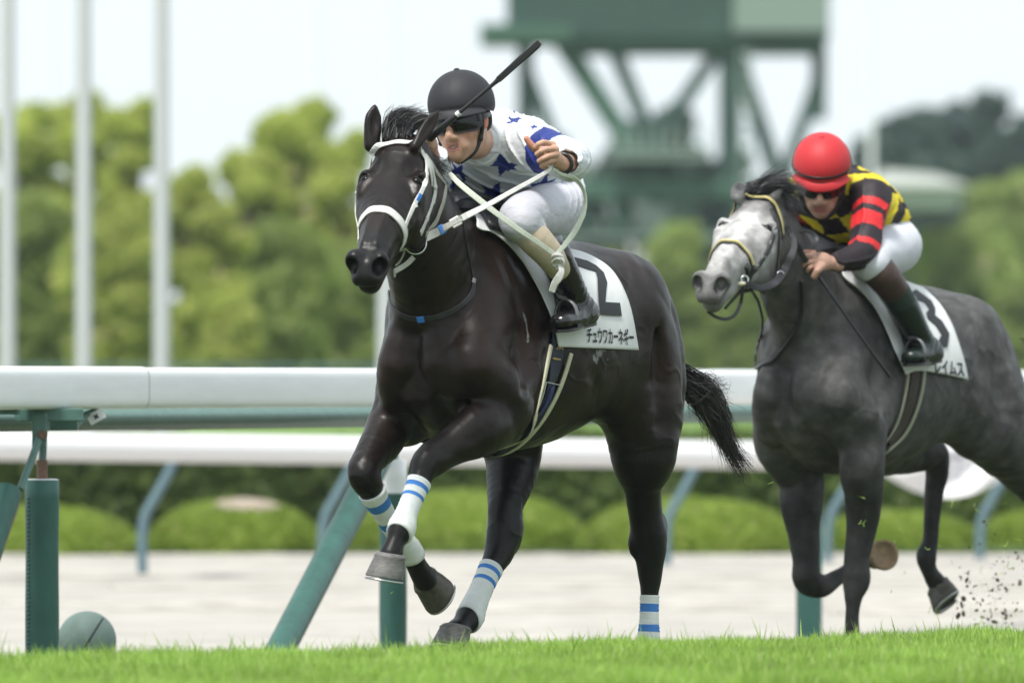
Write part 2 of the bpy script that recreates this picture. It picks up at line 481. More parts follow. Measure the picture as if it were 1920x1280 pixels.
# ================================================================ the horses
def horse_field(fr, wz, S, h):
    """fr: frame, wz: withers height, S: pose. Trunk, neck, head and legs grown as one surface."""
    fd = Field((-1.32, -.40, wz - 1.50), (1.26, .46, wz + .44), h)
    D = wz - 1.468
    L = fr.L; rs = S.get('rear', 0.); V = lambda f, l, z: np.array([f + rs * min(0., f + .4) / .6, l, z + D])
    # trunk
    tk = S['trunk']
    fd.barrel(tk[0], np.array(tk[1]) + D, tk[2], tk[3], k=.01, pw=2.15)
    fd.tube([V(.16, 0, 1.36), V(0, 0, 1.425), V(-.2, 0, 1.40), V(-.4, 0, 1.36)], [.05, .035, .04, .06], k=.07)
    fd.tube([V(-.42, 0, 1.335), V(-.68, 0, 1.325), V(-.86, 0, 1.235), V(-.97, 0, 1.14)], [.06, .075, .065, .045], k=.07)
    # hindquarters
    for s in (-1, 1):
        fd.ell(V(-.66, s * .12, 1.235), (.24, .135, .135), [(1, 0, -.2), (0, 1, 0), (.2, 0, 1)], k=.06)
        fd.ell(V(-.84, s * .115, 1.09), (.14, .12, .22), [(1, 0, .3), (0, 1, 0), (-.3, 0, 1)], k=.05)
    for T in S['thighs']:
        fd.tube(T[0], T[1], k=T[2] if len(T) > 2 else .06)
    # shoulders, breast
    for s in (-1, 1):
        sp = S['shoulder'][0 if s < 0 else 1]
        fd.tube([V(-.02, s * .085, 1.36), V(.12, s * .135, 1.2), sp], [.05, .075, .085], [.11, .12, .10], side=(0, 1, 0), k=.05)
        el = S['elbow'][0 if s < 0 else 1]
        fd.tube([sp, .5 * (sp + el) + np.array([-.02, s * .01, 0]), el], [.085, .10, .085], k=.04)
        fd.tube([V(-.06, s * .14, 1.2), .5 * (V(-.08, s * .17, 1.12) + el), el + np.array([-.02, 0, .02])], [.06, .085, .06], [.10, .12, .07], side=(0, 1, 0), k=.035)
        fd.tube([V(.30, s * .065, 1.14), V(.335, s * (.085 if s > 0 else .07), 1.02), .55 * V(.32, s * .10, .93) + .45 * el], [.05, .075, .072], k=.022)
    # neck
    n = S['neck']
    fd.tube([q[0] for q in n], [q[1] for q in n], [q[2] for q in n], side=(0, 1, 0), k=.09, n=4)
    fd.tube([V(.30, .0, 1.16), V(.36, .02, 1.3)], [.05, .05], k=.05)
    for T in S.get('neckex', []): fd.tube(T[0], T[1], k=T[2])
    # legs
    chains = {}
    for nm, lg in S['legs'].items():
        chains[nm] = fd.tube(lg['P'], lg['r'], lg.get('r2', lg['r']), side=lg.get('side', (0, 1, 0)), k=lg.get('k', .03), n=4)
        for e in lg.get('ext', []): fd.ell(*e[:2], k=e[2])
    for e in S.get('grooves', []): fd.tube(e[0], e[1], k=e[2], sub=True)
    # head, in its own axes: n to the muzzle, s to its left, b towards the jaw
    hp, hn, hs, hb = S['head']; g = S.get('hs', 1.0)
    X = lambda n_, s_, b_: hp + g * (hn * n_ + hs * s_ + hb * b_)
    A3 = [hn, hs, hb]
    fd.tube([X(-.02, 0, .075), X(.05, 0, .08), X(.12, 0, .085), X(.20, 0, .085), X(.30, 0, .078), X(.40, 0, .065), X(.49, 0, .06), X(.565, 0, .064)],
            np.array([.070, .090, .102, .100, .078, .058, .050, .046]) * g, np.array([.075, .085, .085, .082, .072, .060, .052, .044]) * g, side=hs, k=.045)
    for s in (-1, 1):
        fd.ell(X(.17, s * .070, .165), np.array([.108, .034, .100]) * g, A3, k=.05)          # jowl
        fd.tube([X(.25, s * .04, .17), X(.38, s * .03, .125), X(.50, s * .02, .118), X(.555, 0, .12)], np.array([.035, .026, .024, .028]) * g, k=.03)
        fd.ell(X(.146, s * .082, .040), np.array([.046, .027, .034]) * g, A3, k=.025)        # brow and eye socket
        fd.tube([X(.12, s * .07, .03), X(.16, s * .085, .035), X(.21, s * .088, .045)], np.array([.016, .018, .012]) * g, k=.02)
        ec = X(.158, s * .0745, .036); ee = unit(hs * s * .80 - hb * .60); ew = np.cross(ee, hn)
        fd.ell(ec + ee * .020 * g, np.array([.021, .024, .015]) * g, [hn, ew, ee], k=.008, sub=True)
        fd.tube([ec + g * (ee * .012 - hn * .006 - ew * .026), ec + g * (ee * .021 - hn * .023), ec + g * (ee * .012 - hn * .008 + ew * .026)], np.array([.005, .0065, .005]) * g, k=.007)
        fd.tube([ec + g * (ee * .010 + hn * .004 - ew * .025), ec + g * (ee * .015 + hn * .021), ec + g * (ee * .010 + hn * .006 + ew * .025)], np.array([.004, .005, .004]) * g, k=.006)
        fd.tube([X(.23, s * .078, .09), X(.30, s * .067, .098), X(.37, s * .056, .088)], np.array([.013, .013, .008]) * g, k=.02)
        fd.ell(X(.11, s * .062, .012), np.array([.028, .014, .016]) * g, A3, k=.03, sub=True)  # hollow above the eye
        fd.tube([X(.31, s * .020, .014), X(.42, s * .016, .012), X(.50, s * .018, .014)], np.array([.016, .013, .012]) * g, k=.02)
        fd.ell(X(.560, s * .040, .036), np.array([.038, .030, .036]) * g, A3, k=.022)        # nostril
        fd.ell(X(.592, s * .026, .082), np.array([.022, .020, .026]) * g, A3, k=.02)         # upper lip
    fd.ell(X(.600, 0, .074), np.array([.022, .030, .028]) * g, A3, k=.02)
    fd.ell(X(.575, 0, .116), np.array([.028, .027, .022]) * g, A3, k=.014)                     # lower lip
    for s in (-1, 1):
        fd.ell(X(.590, s * .046, .036), np.array([.036, .021, .027]) * g, unit([hn + hs * s * .25, hs - hn * s * .25, hb + hs * s * .1]), k=.010, sub=True)
    fd.tube([X(.50, .055, .102), X(.56, .045, .100), X(.605, .018, .100), X(.612, 0, .100), X(.605, -.018, .100), X(.56, -.045, .100), X(.50, -.055, .102)], .0055, k=.008, sub=True, n=2)
    # ears
    for E in S['ears']:
        b0, tip, face = E[:3]; es = E[3] if len(E) > 3 else 1.
        mid = .5 * (b0 + tip) ; ax = unit(tip - b0); sd = unit(np.cross(ax, face))
        fd.tube([b0 - ax * .02, b0 + (tip - b0) * .3, b0 + (tip - b0) * .6, b0 + (tip - b0) * .85, tip], np.array([.026, .031, .029, .015, .004]) * es, np.array([.022, .018, .014, .009, .004]) * es, side=sd, k=.02)
        fd.tube([b0 + (tip - b0) * .2 + face * .020, b0 + (tip - b0) * .5 + face * .017, b0 + (tip - b0) * .75 + face * .012], [.008, .012, .005], k=.010, sub=True)
    return fd, chains, X

def hoof(name, c, s, toe, rt, rs, m, parent, fr, shoe=None):
    """c coronet centre, s sole centre, toe direction (all local)"""
    ax = unit(s - c); toe = unit(toe - ax * (toe @ ax)); sd = np.cross(ax, toe)
    n = 28; V = []; Fc = []
    an = np.arange(n) / n * 2 * math.pi
    H_ = np.linalg.norm(s - c)
    prof = [(-.10, rt * .9, 0), (-.02, rt * 1.0, .0), (.06, rt * 1.06, .002), (.12, rt * 1.02, .003), (.5, (rt + rs) * .51, .007), (.93, rs, .014), (1.0, rs * .985, .015), (1.0, rs * .78, .012), (.93, rs * .66, .010)]
    for t, r_, o_ in prof:
        ca, sa = np.cos(an), np.sin(an)
        rad = r_ * (1 + .10 * np.clip(ca, 0, 1) ** 2 - .06 * np.clip(-ca, 0, 1) ** 4)
        V.append(c + ax * H_ * t + toe * o_ + np.outer(ca * rad, toe) + np.outer(sa * rad * .94, sd))
    V = np.concatenate(V)
    for i in range(len(prof) - 1):
        for j in range(n):
            k = (j + 1) % n; Fc.append((i * n + j, i * n + k, (i + 1) * n + k, (i + 1) * n + j))
    Fc.append(tuple(range(n))[::-1]); Fc.append(tuple((len(prof) - 1) * n + j for j in range(n)))
    o = mesh('hoof', fr.toworld(V), Fc, m, parent)
    if shoe:
        P = []
        for q in np.linspace(-2.5, 2.5, 22):
            rad = rs * .86 * (1 + .10 * max(math.cos(q), 0) ** 2)
            P.append(s + toe * .015 + ax * .004 + toe * math.cos(q) * rad + sd * math.sin(q) * rad * .94)
        P = np.array(P); V2, F2 = ribbon(P, np.tile(ax, (len(P), 1)), .018, .006)
        mesh('horseshoe', fr.toworld(V2), F2, shoe, o)
    return o

def bandage(fr, fd, A, i0, i1, parent, m0, m1, stripes, grow=.0045, name='leg_bandage', shear=None):
    """wrap over samples i0..i1 of a leg chain A (cols xyz ra rb) snapped on the skin; stripes: list of (a,b) in 0..1"""
    n = 24; A = A[i0:i1 + 1]
    t = np.concatenate([[0], np.cumsum(np.linalg.norm(np.diff(A[:, :3], axis=0), axis=1))]); t /= t[-1]
    ts = set(np.linspace(0, 1, 30).round(4))
    for a_, b_ in stripes: ts |= {a_, b_}
    ts = np.array(sorted(ts)); B = np.column_stack([np.interp(ts, t, A[:, k]) for k in range(5)])
    T = unit(np.gradient(B[:, :3], axis=0)); V = []; an = np.arange(n) / n * 2 * math.pi
    for i in range(len(B)):
        u = np.array([0, 1., 0]); u = unit(u - T[i] * (T[i] @ u)); v = np.cross(T[i], u)
        V.append(B[i, :3] + np.outer(np.cos(an), u) * B[i, 3] + np.outer(np.sin(an), v) * B[i, 4])
    V = np.concatenate(V)
    if shear is not None:      # the lower edge sits high in front, low behind
        fwd, am = shear; ctr = np.repeat(B[:, :3], n, 0); fr_ = ((V - ctr) @ unit(fwd)) / np.repeat(B[:, 3], n)
        V = V - np.repeat(T, n, 0) * (am * fr_ * np.repeat(ts, n) ** 3)[:, None]
    V = fd.snap(V, .0045, 4); Nn = fd.grad(V, .008)
    wr = .0012 * np.sin(np.repeat(ts, n) * 75 + np.tile(an, len(B)) * 1.0) + .0009 * wobble(V, 60, 3)
    V = V + Nn * (wr + grow - .0045)[:, None]
    Fc = []; fm = []
    for i in range(len(B) - 1):
        mid = (ts[i] + ts[i + 1]) / 2; st = any(a_ <= mid <= b_ for a_, b_ in stripes)
        for j in range(n):
            k = (j + 1) % n; Fc.append((i * n + j, i * n + k, (i + 1) * n + k, (i + 1) * n + j)); fm.append(1 if st else 0)
    # rolled edges
    for row, sg in ((0, 1), (len(B) - 1, -1)):
        base = len(V); c_ = B[row, :3]; ring = V[row * n:(row + 1) * n]
        V = np.vstack([V, c_ + (ring - c_) * .80]); 
        for j in range(n):
            k = (j + 1) % n
            q = (row * n + j, row * n + k, base + k, base + j); Fc.append(q[::-1] if sg > 0 else q); fm.append(0)
    return mesh(name, fr.toworld(V), Fc, None, parent, mats=[m0, m1], fm=fm)

def torus(c, ax, r_, rr, n=36, m=8, arc=(0, 2 * math.pi)):
    ax = unit(ax); u = unit(np.cross(ax, (0.13, .2, 1))); v = np.cross(ax, u)
    P = [c + u * math.cos(t) * r_ + v * math.sin(t) * r_ for t in np.linspace(arc[0], arc[1], n)]
    return tubemesh(P, rr, n=m, side=ax)

M_bandage = mat('bandage_white', (.70, .72, .71), .8, var=.07, vscale=40, bump=.0006, bscale=300)
M_bstripe = mat('bandage_blue', (.045, .20, .56), .75, bump=.0006, bscale=300)
M_hoof = mat('hoof_horn', (.13, .125, .12), .55, var=.35, vscale=60, bump=.0008, bscale=120, stretch=(1, 1, 3))
M_hoofd = mat('hoof_horn_dark', (.075, .068, .055), .5, var=.35, vscale=60, bump=.0008, bscale=120)
M_shoe = mat('shoe_metal', (.5, .5, .5), .35, metal=1)
M_eye = mat('horse_eye', (.003, .002, .002), .10, spec=.22)
M_hair_dark = mat('hair_black', (.018, .017, .018), .50, spec=.5)
M_tail = mat('hair_tail', (.034, .031, .031), .55, spec=.4)
M_hair_grey = mat('hair_charcoal', (.035, .035, .038), .5)
M_coat = mat('coat_dark_bay', rough=.40, spec=.26, attr=True, var=.40, vscale=9, bump=.0006, bscale=150, rvar=.10, stretch=(1, 1, .55))
M_coat2 = mat('coat_grey', rough=.60, spec=.28, attr=True, var=.30, vscale=16, bump=.0012, bscale=90, dapple=.30, rvar=.08)
M_wleather = mat('white_leather', (.66, .65, .62), .55, var=.10, vscale=50, bump=.0005, bscale=200)
M_gleather = mat('aged_leather', (.42, .40, .35), .6, var=.15, vscale=50)
M_bleather = mat('black_leather', (.014, .014, .016), .42, spec=.5, var=.2, vscale=50, bump=.0004, bscale=200)
M_blue = mat('blue_tape', (.03, .17, .52), .5)
M_steel = mat('bit_steel', (.62, .64, .64), .22, metal=1)
M_cloth = mat('number_cloth', (.68, .69, .69), .8, var=.07, vscale=5, bump=.006, bscale=7, stretch=(1.5, 1.5, .8))
M_ink = mat('cloth_black_ink', (.02, .022, .026), .7)
M_cream = mat('girth_cream', (.52, .50, .36), .8, var=.08, vscale=60, bump=.0006, bscale=200)
M_navy = mat('girth_navy', (.012, .018, .035), .7, var=.2, vscale=30)
M_navyp = mat('girth_patch', (.02, .03, .16), .6, var=.3, vscale=30)
M_gold = mat('gold_thread', (.35, .24, .07), .6)

# ---------------------------------------------------------------- horse 1, dark
fr1 = Frame(890, 36.0, 60)
L1 = fr1.L
VV = lambda f, l, z: np.array([float(f), float(l), float(z)])
TR = ((.36, .24, .08, -.15, -.42, -.63, -.82, -.98),
      (1.03, 1.06, 1.085, 1.07, 1.082, 1.12, 1.13, 1.08),
      (.09, .135, .205, .262, .275, .25, .21, .10),
      (.14, .25, .345, .335, .308, .262, .23, .12))
n0 = unit(np.array([-.16, -.66, -.735])); s0 = unit(np.cross(n0, (0, 0, 1.)) * -1)
def head_axes(fr, yaw, pitch, roll=0):
    """yaw: nose turned to picture left of straight at the camera; pitch below level"""
    y, p = R(yaw), R(pitch)
    n = np.array([-math.sin(y) * math.cos(p), -math.cos(y) * math.cos(p), -math.sin(p)])
    s = np.array([math.cos(y), -math.sin(y), 0.]); b = np.cross(s, n)
    if roll:
        c_, s_ = math.cos(R(roll)), math.sin(R(roll)); s, b = s * c_ + b * s_, b * c_ - s * s_
    return [unit(fr.vloc(v)) for v in (n, s, b)]
hn, hs, hb = head_axes(fr1, 13, 38, 3)
hp1 = fr1.Q(750, 268, -.62)
A_ = dict(P=[VV(.12, .19, .86), L1(905, 800, .19), L1(872, 820, .17), L1(838, 842, .145), L1(803, 866, .12), L1(790, 893, .118), L1(773, 935, .114), L1(760, 968, .112), L1(753, 990, .11), L1(742, 1014, .105), L1(733, 1040, .10)],
          r=[.075, .078, .068, .054, .053, .037, .030, .031, .040, .031, .036], r2=[.09, .092, .078, .060, .056, .040, .032, .034, .042, .032, .038], k=.03)
B_ = dict(P=[VV(.12, -.18, .85), L1(735, 790, -.18), L1(712, 830, -.165), L1(692, 862, -.15), L1(684, 888, -.14), L1(697, 920, -.135), L1(722, 965, -.13), L1(748, 1005, -.13), L1(769, 1032, -.13), L1(781, 1058, -.13), L1(796, 1085, -.13)],
          r=[.075, .072, .062, .052, .052, .040, .030, .031, .036, .034, .040], r2=[.09, .085, .072, .056, .056, .042, .031, .032, .037, .035, .042], k=.03)
C_ = dict(P=[VV(-.50, -.17, .86), L1(962, 850, -.165), L1(957, 900, -.15), L1(947, 950, -.13), L1(945, 990, -.12), L1(938, 1030, -.12), L1(921, 1064, -.12), L1(902, 1105, -.12), L1(887, 1140, -.12), L1(880, 1158, -.12), L1(866, 1172, -.12), L1(856, 1184, -.12)],
          r=[.12, .092, .076, .056, .052, .048, .036, .033, .038, .041, .034, .040], r2=[.13, .094, .080, .062, .062, .054, .038, .034, .040, .044, .034, .04], k=.04,
          ext=[(L1(955, 1000, -.12) + VV(-.01, 0, 0), (.035, .03, .05), .05)])
D_ = dict(P=[VV(-.80, .155, .93), L1(1207, 853, .165), L1(1206, 905, .15), L1(1210, 955, .135), L1(1216, 1000, .13), L1(1219, 1040, .13), L1(1219, 1080, .13), L1(1218, 1115, .13), L1(1217, 1160, .13), L1(1216, 1200, .13), L1(1213, 1225, .13), L1(1206, 1256, .13)],
          r=[.11, .096, .062, .052, .056, .048, .036, .0265, .0265, .032, .03, .04], r2=[.115, .10, .075, .068, .066, .058, .044, .032, .030, .036, .03, .04], k=.04,
          ext=[(L1(1236, 990, .13), (.03, .022, .05), .05), (L1(1190, 1022, .10), (.03, .02, .035), .025)])
S1 = dict(trunk=TR,
    thighs=[([VV(-.74, .12, 1.18), VV(-.80, .145, 1.02), VV(-.83, .155, .90), L1(1207, 853, .165)], [.14, .132, .125, .098], .08),
            ([VV(-.68, .11, 1.12), VV(-.62, .125, .98), VV(-.70, .15, .86)], [.11, .10, .08], .10),
            ([VV(-.74, -.12, 1.13), VV(-.62, -.16, .98), VV(-.50, -.17, .86)], [.13, .14, .12]),
            ([VV(-.87, .11, 1.15), VV(-.93, .13, 1.0), VV(-.90, .145, .86)], [.08, .09, .07], .08)],
    shoulder=[VV(.255, -.095, 1.01), VV(.30, .165, 1.01)],
    elbow=[VV(.13, -.18, .85), VV(.13, .19, .86)],
    neck=[(VV(-.02, 0, 1.24), .12, .18), (VV(.14, .0, 1.25), .155, .225), (VV(.29, .02, 1.33), .135, .20), (VV(.43, .05, 1.45), .108, .165), (VV(.54, .08, 1.56), .088, .135), (VV(.60, .10, 1.63), .078, .10)],
    legs=dict(A=A_, B=B_, C=C_, D=D_),
    head=(hp1, hn, hs, hb),
    ears=[(fr1.Q(697, 262, -.60), fr1.Q(703, 195, -.58), fr1.vloc((.35, -.9, 0))),
          (fr1.Q(784, 266, -.66), fr1.Q(826, 203, -.60), fr1.vloc((.25, -.9, -.1)), .74)],
    grooves=[([VV(.40, .0, 1.10), VV(.42, 0, .98), VV(.36, 0, .86)], .022, .03),
             ([VV(.30, -.20, .90), VV(.39, -.13, .89), VV(.42, -.05, .86)], .012, .035),
             ([L1(930, 800, .275), L1(885, 826, .235), L1(845, 848, .20)], [.003, .009, .003], .035),
             ([L1(1195, 520, .18), L1(1222, 620, .245), L1(1238, 720, .265), L1(1240, 800, .265)], [.002, .009, .008, .002], .05),
             ([L1(1120, 705, .285), L1(1140, 770, .262), L1(1168, 840, .235), L1(1180, 885, .215)], [.002, .008, .008, .002], .05),
             ([L1(940, 470, .17), L1(975, 560, .225), L1(1000, 650, .265), L1(985, 730, .29)], [.002, .008, .008, .002], .04),
             ([VV(-.86, .26, 1.2), VV(-.9, .29, 1.05), VV(-.9, .27, .9)], .012, .05),
             ([VV(.02, .245, 1.18), VV(.06, .27, 1.05), VV(.16, .27, .97)], .012, .04),
             ([L1(832, 780, .09), L1(862, 764, .14), L1(895, 745, .17)], .012, .035),
             ([VV(.0, .29, .98), VV(.05, .27, .88), VV(.1, .25, .80)], .014, .04)])
HR = .0075 if QUICK else .0055
fd1, ch1, X1 = horse_field(fr1, 1.468, S1, HR)
fd1.smooth(1)
# skin folds and veins read as very small relief
Vb, Qb = fd1.net()
Vb = fd1.snap(Vb, 0, 2)
Vb = Vb + fd1.grad(Vb, .01) * (.0030 * wobble(Vb, 24, 4))[:, None]
def relief(P, seed, amp=1.0):
    """veins and the edges of muscles under the skin"""
    a = wobble(P, 9, seed); b = wobble(P, 15, seed + 1); m = np.clip(wobble(P, 7, seed + 2) * 2 + .5, 0, 1)
    vein = np.exp(-(b / .045) ** 2) * m * .0016
    edge = -np.exp(-(a / .10) ** 2) * .0022
    return amp * (vein + edge)
Vb = Vb + fd1.grad(Vb, .01) * relief(Vb, 50)[:, None]
FOAM = fr1.hit(fd1, [(1128, 664)])[0]; STREAK = fr1.hit(fd1, [(982, 588), (988, 605), (991, 624), (991, 640)])
def coat_dark(P):
    c = np.tile(np.array([.0096, .0058, .0046]), (len(P), 1))
    n_ = wobble(P, 9, 5)
    c *= (1 + .35 * n_)[:, None]
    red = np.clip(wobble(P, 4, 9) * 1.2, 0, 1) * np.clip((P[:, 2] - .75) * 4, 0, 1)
    c += red[:, None] * np.array([.0080, .0030, .0012])
    hd = (P - hp1) @ hn
    onhead = (hd > .44) & (np.linalg.norm(P - hp1, axis=1) < .75) & (P[:, 0] > .55)
    c = np.where(onhead[:, None], np.array([.0075, .0066, .0066]), c)
    nos = np.minimum(*[np.linalg.norm(P - X1(.595, q * .046, .038), axis=1) for q in (-1, 1)]); c[nos < .026] *= .25
    foam = np.linalg.norm((P - FOAM) * [1, .5, 1.5], axis=1); c[(foam < .075) & (P[:, 2] < FOAM[2] + .012) & (wobble(P, 110, 71) + .5 * wobble(P, 40, 72) > -.08 + foam * 3.5)] = [.20, .20, .19]
    for q in range(len(STREAK) - 1):
        a_, b_ = STREAK[q], STREAK[q + 1]; t_ = np.clip(((P - a_) @ (b_ - a_)) / ((b_ - a_) @ (b_ - a_)), 0, 1); dd = np.linalg.norm(P - a_ - t_[:, None] * (b_ - a_), axis=1)
        c[(dd < .0042) & (wobble(P, 90, 73) > -.25)] = [.17, .17, .165]
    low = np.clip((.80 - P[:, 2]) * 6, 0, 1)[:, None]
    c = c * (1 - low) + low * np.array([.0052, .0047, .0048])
    return c
root1 = root('racehorse', np.array([*fr1.O, 0.0]), 'almost black galloping racehorse with white bandages striped blue, wearing number 2', 'horse')
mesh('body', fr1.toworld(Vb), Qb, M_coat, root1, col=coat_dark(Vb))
def eyes(fr, X, hn, hs, hb, parent, g=1.0):
    for s in (-1, 1):
        ee = unit(hs * s * .80 - hb * .60)
        V, Fc = ico(X(.158, s * .0745, .036) + ee * .0065 * g, (.0180 * g,) * 3, unit([hn, hs, hb]), 20, 14)
        e = mesh('eye', fr.toworld(V), Fc, M_eye, parent)
eyes(fr1, X1, hn, hs, hb, root1)
TOE = lambda fr, a, b: fr.vloc((a, 0, b))
hoof('hoof', L1(733, 1041, .10), L1(726, 1084, .09), fr1.vloc((-.5, -.8, -.1)), .049, .062, M_hoof, root1, fr1, M_shoe)
hoof('hoof', fr1.Q(797, 1084, 0.05), fr1.Q(829, 1109, .10), fr1.vloc((-.5, -.3, -1.)), .046, .060, M_hoofd, root1, fr1, M_shoe)
hoof('hoof', L1(857, 1178, -.12), L1(857, 1178, -.12) + VV(.02, 0, -.062), fr1.vloc((-.8, -.5, 0)), .049, .058, M_hoof, root1, fr1, M_shoe)
hoof('hoof', L1(1207, 1256, .13), L1(1207, 1256, .13) + VV(.03, 0, -.065), fr1.vloc((-.5, -.8, 0)), .048, .060, M_hoof, root1, fr1, M_shoe)
bandage(fr1, fd1, ch1['A'], 21, 34, root1, M_bandage, M_bstripe, [(.09, .17), (.28, .35)], shear=((.9, .2, -.2), .022))
bandage(fr1, fd1, ch1['B'], 20, 34, root1, M_bandage, M_bstripe, [(.10, .20), (.36, .46)])
bandage(fr1, fd1, ch1['C'], 24, 37, root1, M_bandage, M_bstripe, [(.08, .15), (.27, .34)], shear=((.9, 0, 0), .02))
bandage(fr1, fd1, ch1['D'], 28, 38, root1, M_bandage, M_bstripe, [(.16, .32), (.56, .70)])

# mane, forelock, tail
def rn(s): return rng.normal(size=3) * s
def mk_mane(fr, parent, nodes, n, m, name='mane', spread=.03, ln=.12, hw=.0026):
    st = []
    nodes = np.array(nodes)
    A = crom(nodes, 12)
    for _ in range(n):
        i = rng.integers(0, len(A)); b = A[i, :3]; d = A[i, 3:6]; L_ = A[i, 6] * rng.uniform(.6, 1.15)
        u_ = b * 60; cl = .22 * np.array([math.sin(u_[0] * 1.7 + u_[2]), math.sin(u_[1] * 2.1 + u_[0]), math.sin(u_[2] * 1.3 + u_[1] * 2)]); d = unit(unit(d) + cl + rn(.09)); p = b + rn(spread * .5); P = [p]
        g = cl * .25 + rn(.02)
        for q in range(1, 7):
            d = unit(d + g + np.array([0, 0, -.15]) + rn(.02)); p = p + d * L_ / 6; P.append(p)
        st.append(fr.toworld(np.array(P)))
    V, Fc = hairs(st, hw)
    return mesh(name, V, Fc, m, parent, smooth=False)
def swept(fr, name, x0, x1, ya, yb_, d0, n, m, parent, ex=(18, 62), ey=(-62, -22), cy=(-62, -38), seed=5, hw=.0024):
    """hair thrown up and back by the wind: each strand rises, then bends over"""
    r_ = np.random.default_rng(seed); st = []
    for _ in range(n):
        u = r_.uniform(); x = x0 + (x1 - x0) * u; y = ya + (yb_ - ya) * u + r_.normal() * 2.5; dY = d0 + r_.uniform(-.03, .05)
        cl = math.sin(u * 23 + dY * 60); L_ = r_.uniform(.55, 1.1)
        e = (x + (ex[0] + (ex[1] - ex[0]) * r_.beta(2, 2) + 9 * cl) * L_, y + (ey[0] + (ey[1] - ey[0]) * (u * .7 + r_.uniform(0, .3)) + 5 * math.sin(u * 31)) * L_)
        c_ = (x + (4 + 6 * cl) * L_, y + (cy[0] + (cy[1] - cy[0]) * u + 4 * cl) * L_ * .8)
        a, b, c3 = fr.Q(x, y, dY), fr.Q(c_[0], c_[1], dY + .02), fr.Q(e[0], e[1], dY + r_.uniform(.02, .10))
        t = np.linspace(0, 1, 9)[:, None]; P = a * (1 - t) ** 2 + 2 * b * t * (1 - t) + c3 * t * t
        P += (.004 * np.sin(t * 11 + r_.uniform(0, 6))) * r_.normal(size=3) * t
        st.append(fr.toworld(P))
    V, Fc = hairs(st, hw); return mesh(name, V, Fc, m, parent, smooth=False)
swept(fr1, 'forelock', 716, 772, 262, 254, -.585, 3600, M_hair_dark, root1)
mk_mane(fr1, root1, [
    [*(VV(.58, .09, 1.70)), -.5, .8, -.1, .10], [*VV(.50, .085, 1.66), -.5, .9, -.4, .10], [*VV(.40, .05, 1.58), -.5, .8, -.5, .09], [*VV(.26, .02, 1.50), -.6, .7, -.5, .07], [*VV(.12, 0, 1.46), -1, .4, -.5, .04]], 3600, M_hair_dark, 'mane', .022)
def mk_tail(fr, parent, base, m, n=900, w=.0026, seed=1, amp=1.0, drop=None):
    r_ = np.random.default_rng(seed); st = []
    A = crom(np.array(base), 8)
    st_n = len(A)
    for _ in range(n):
        k0 = r_.integers(0, int(st_n * .55)); k1 = min(st_n - 1, k0 + r_.integers(int(st_n * .3), int(st_n * .75)))
        off = unit(r_.normal(size=3)) * r_.uniform(0, 1) ** .6
        t = np.linspace(0, 1, 9); idx = np.interp(t, [0, 1], [k0, k1])
        P = np.stack([np.interp(idx, range(st_n), A[:, j]) for j in range(3)], 1); rad = np.interp(idx, range(st_n), A[:, 3])
        fl = r_.normal(size=3) * .022 * amp
        P = P + off * rad[:, None] + fl * (t[:, None] ** 2) + .005 * np.sin(t * 7 + r_.uniform(0, 6))[:, None] * r_.normal(size=3)
        st.append(fr.toworld(P))
    V, Fc = hairs(st, w)
    mesh('tail', V, Fc, m, parent, smooth=False)
    V, Fc = tubemesh(fr.toworld(A[:8, :3]), A[:8, 3] * .75)
    return V, Fc
mk_tail(fr1, root1, [[*L1(1262, 690, 0), .036], [*L1(1292, 716, .0), .052], [*L1(1320, 742, 0.02), .060], [*L1(1342, 780, .03), .045], [*L1(1360, 825, .03), .022], [*L1(1390, 880, .04), .004]], M_tail, 1800)
# wisps carried upwards and back
b_x = lambda: 1325 + 55 * rng.beta(2, 2.5)
st = []
for _ in range(260):
    b = L1(rng.uniform(1290, 1330), rng.uniform(695, 760), rng.uniform(-.03, .05)); tip = L1(b_x() , rng.uniform(705, 800), rng.uniform(-.05, .1))
    t = np.linspace(0, 1, 8)[:, None]; mid = .5 * (b + tip) + rn(.03)
    st.append(fr1.toworld(b * (1 - t) ** 2 + 2 * mid * t * (1 - t) + tip * t * t))
V, Fc = hairs(st, .0018); mesh('tail_wisps', V, Fc, M_tail, root1, smooth=False)

# ---------------------------------------------------------------- bridle of horse 1
br = root('bridle', fr1.toworld(hp1), 'white leather racing bridle with padded noseband and blue tape on the dark horse', 'bridle')
def st1(name, pts, wd, m=M_wleather, th=.0045, parent=br, iso=.001, fr=fr1, fd=fd1, **k):
    V, Fc = strap(fr, fd, pts, wd, th * .6, iso, **k)
    return mesh(name, V, Fc, m, parent, smooth=False)
def headring(fr, fd, X, n0, tilt, rs_, rb_, b0, wd, th, m, parent, name, a0=0, a1=2 * math.pi, iso=.001, npt=40):
    """strap round the head, found on the skin"""
    cl = abs(a1 - a0 - 2 * math.pi) < 1e-6
    a_ = np.linspace(a0, a1, npt + 1); a_ = a_[:-1] if cl else a_
    P = np.array([X(n0 + tilt * math.sin(t), rs_ * math.cos(t), b0 + rb_ * math.sin(t)) for t in a_]); P = fd.snap(P, iso, 10)
    for _ in range(3):
        if cl: P = .5 * P + .25 * (np.roll(P, 1, 0) + np.roll(P, -1, 0))
        else: P[1:-1] = .5 * P[1:-1] + .25 * (P[:-2] + P[2:])
    V, Fc = ribbon(P, fd.grad(P, .012), wd, th, closed=cl); return mesh(name, fr.toworld(V), Fc, m, parent, smooth=False)
headring(fr1, fd1, X1, .045, .035, .105, .11, .08, .019, .0035, M_wleather, br, 'browband', math.pi * 1.0 - .35, math.pi * 2 + .35)
st1('cheek_strap', [(797, 290), (800, 318), (798, 338), (787, 366), (773, 392), (762, 418), (758, 436)], .0145)
st1('tape', [(788, 364), (782, 377)], .0135, M_blue, .007)
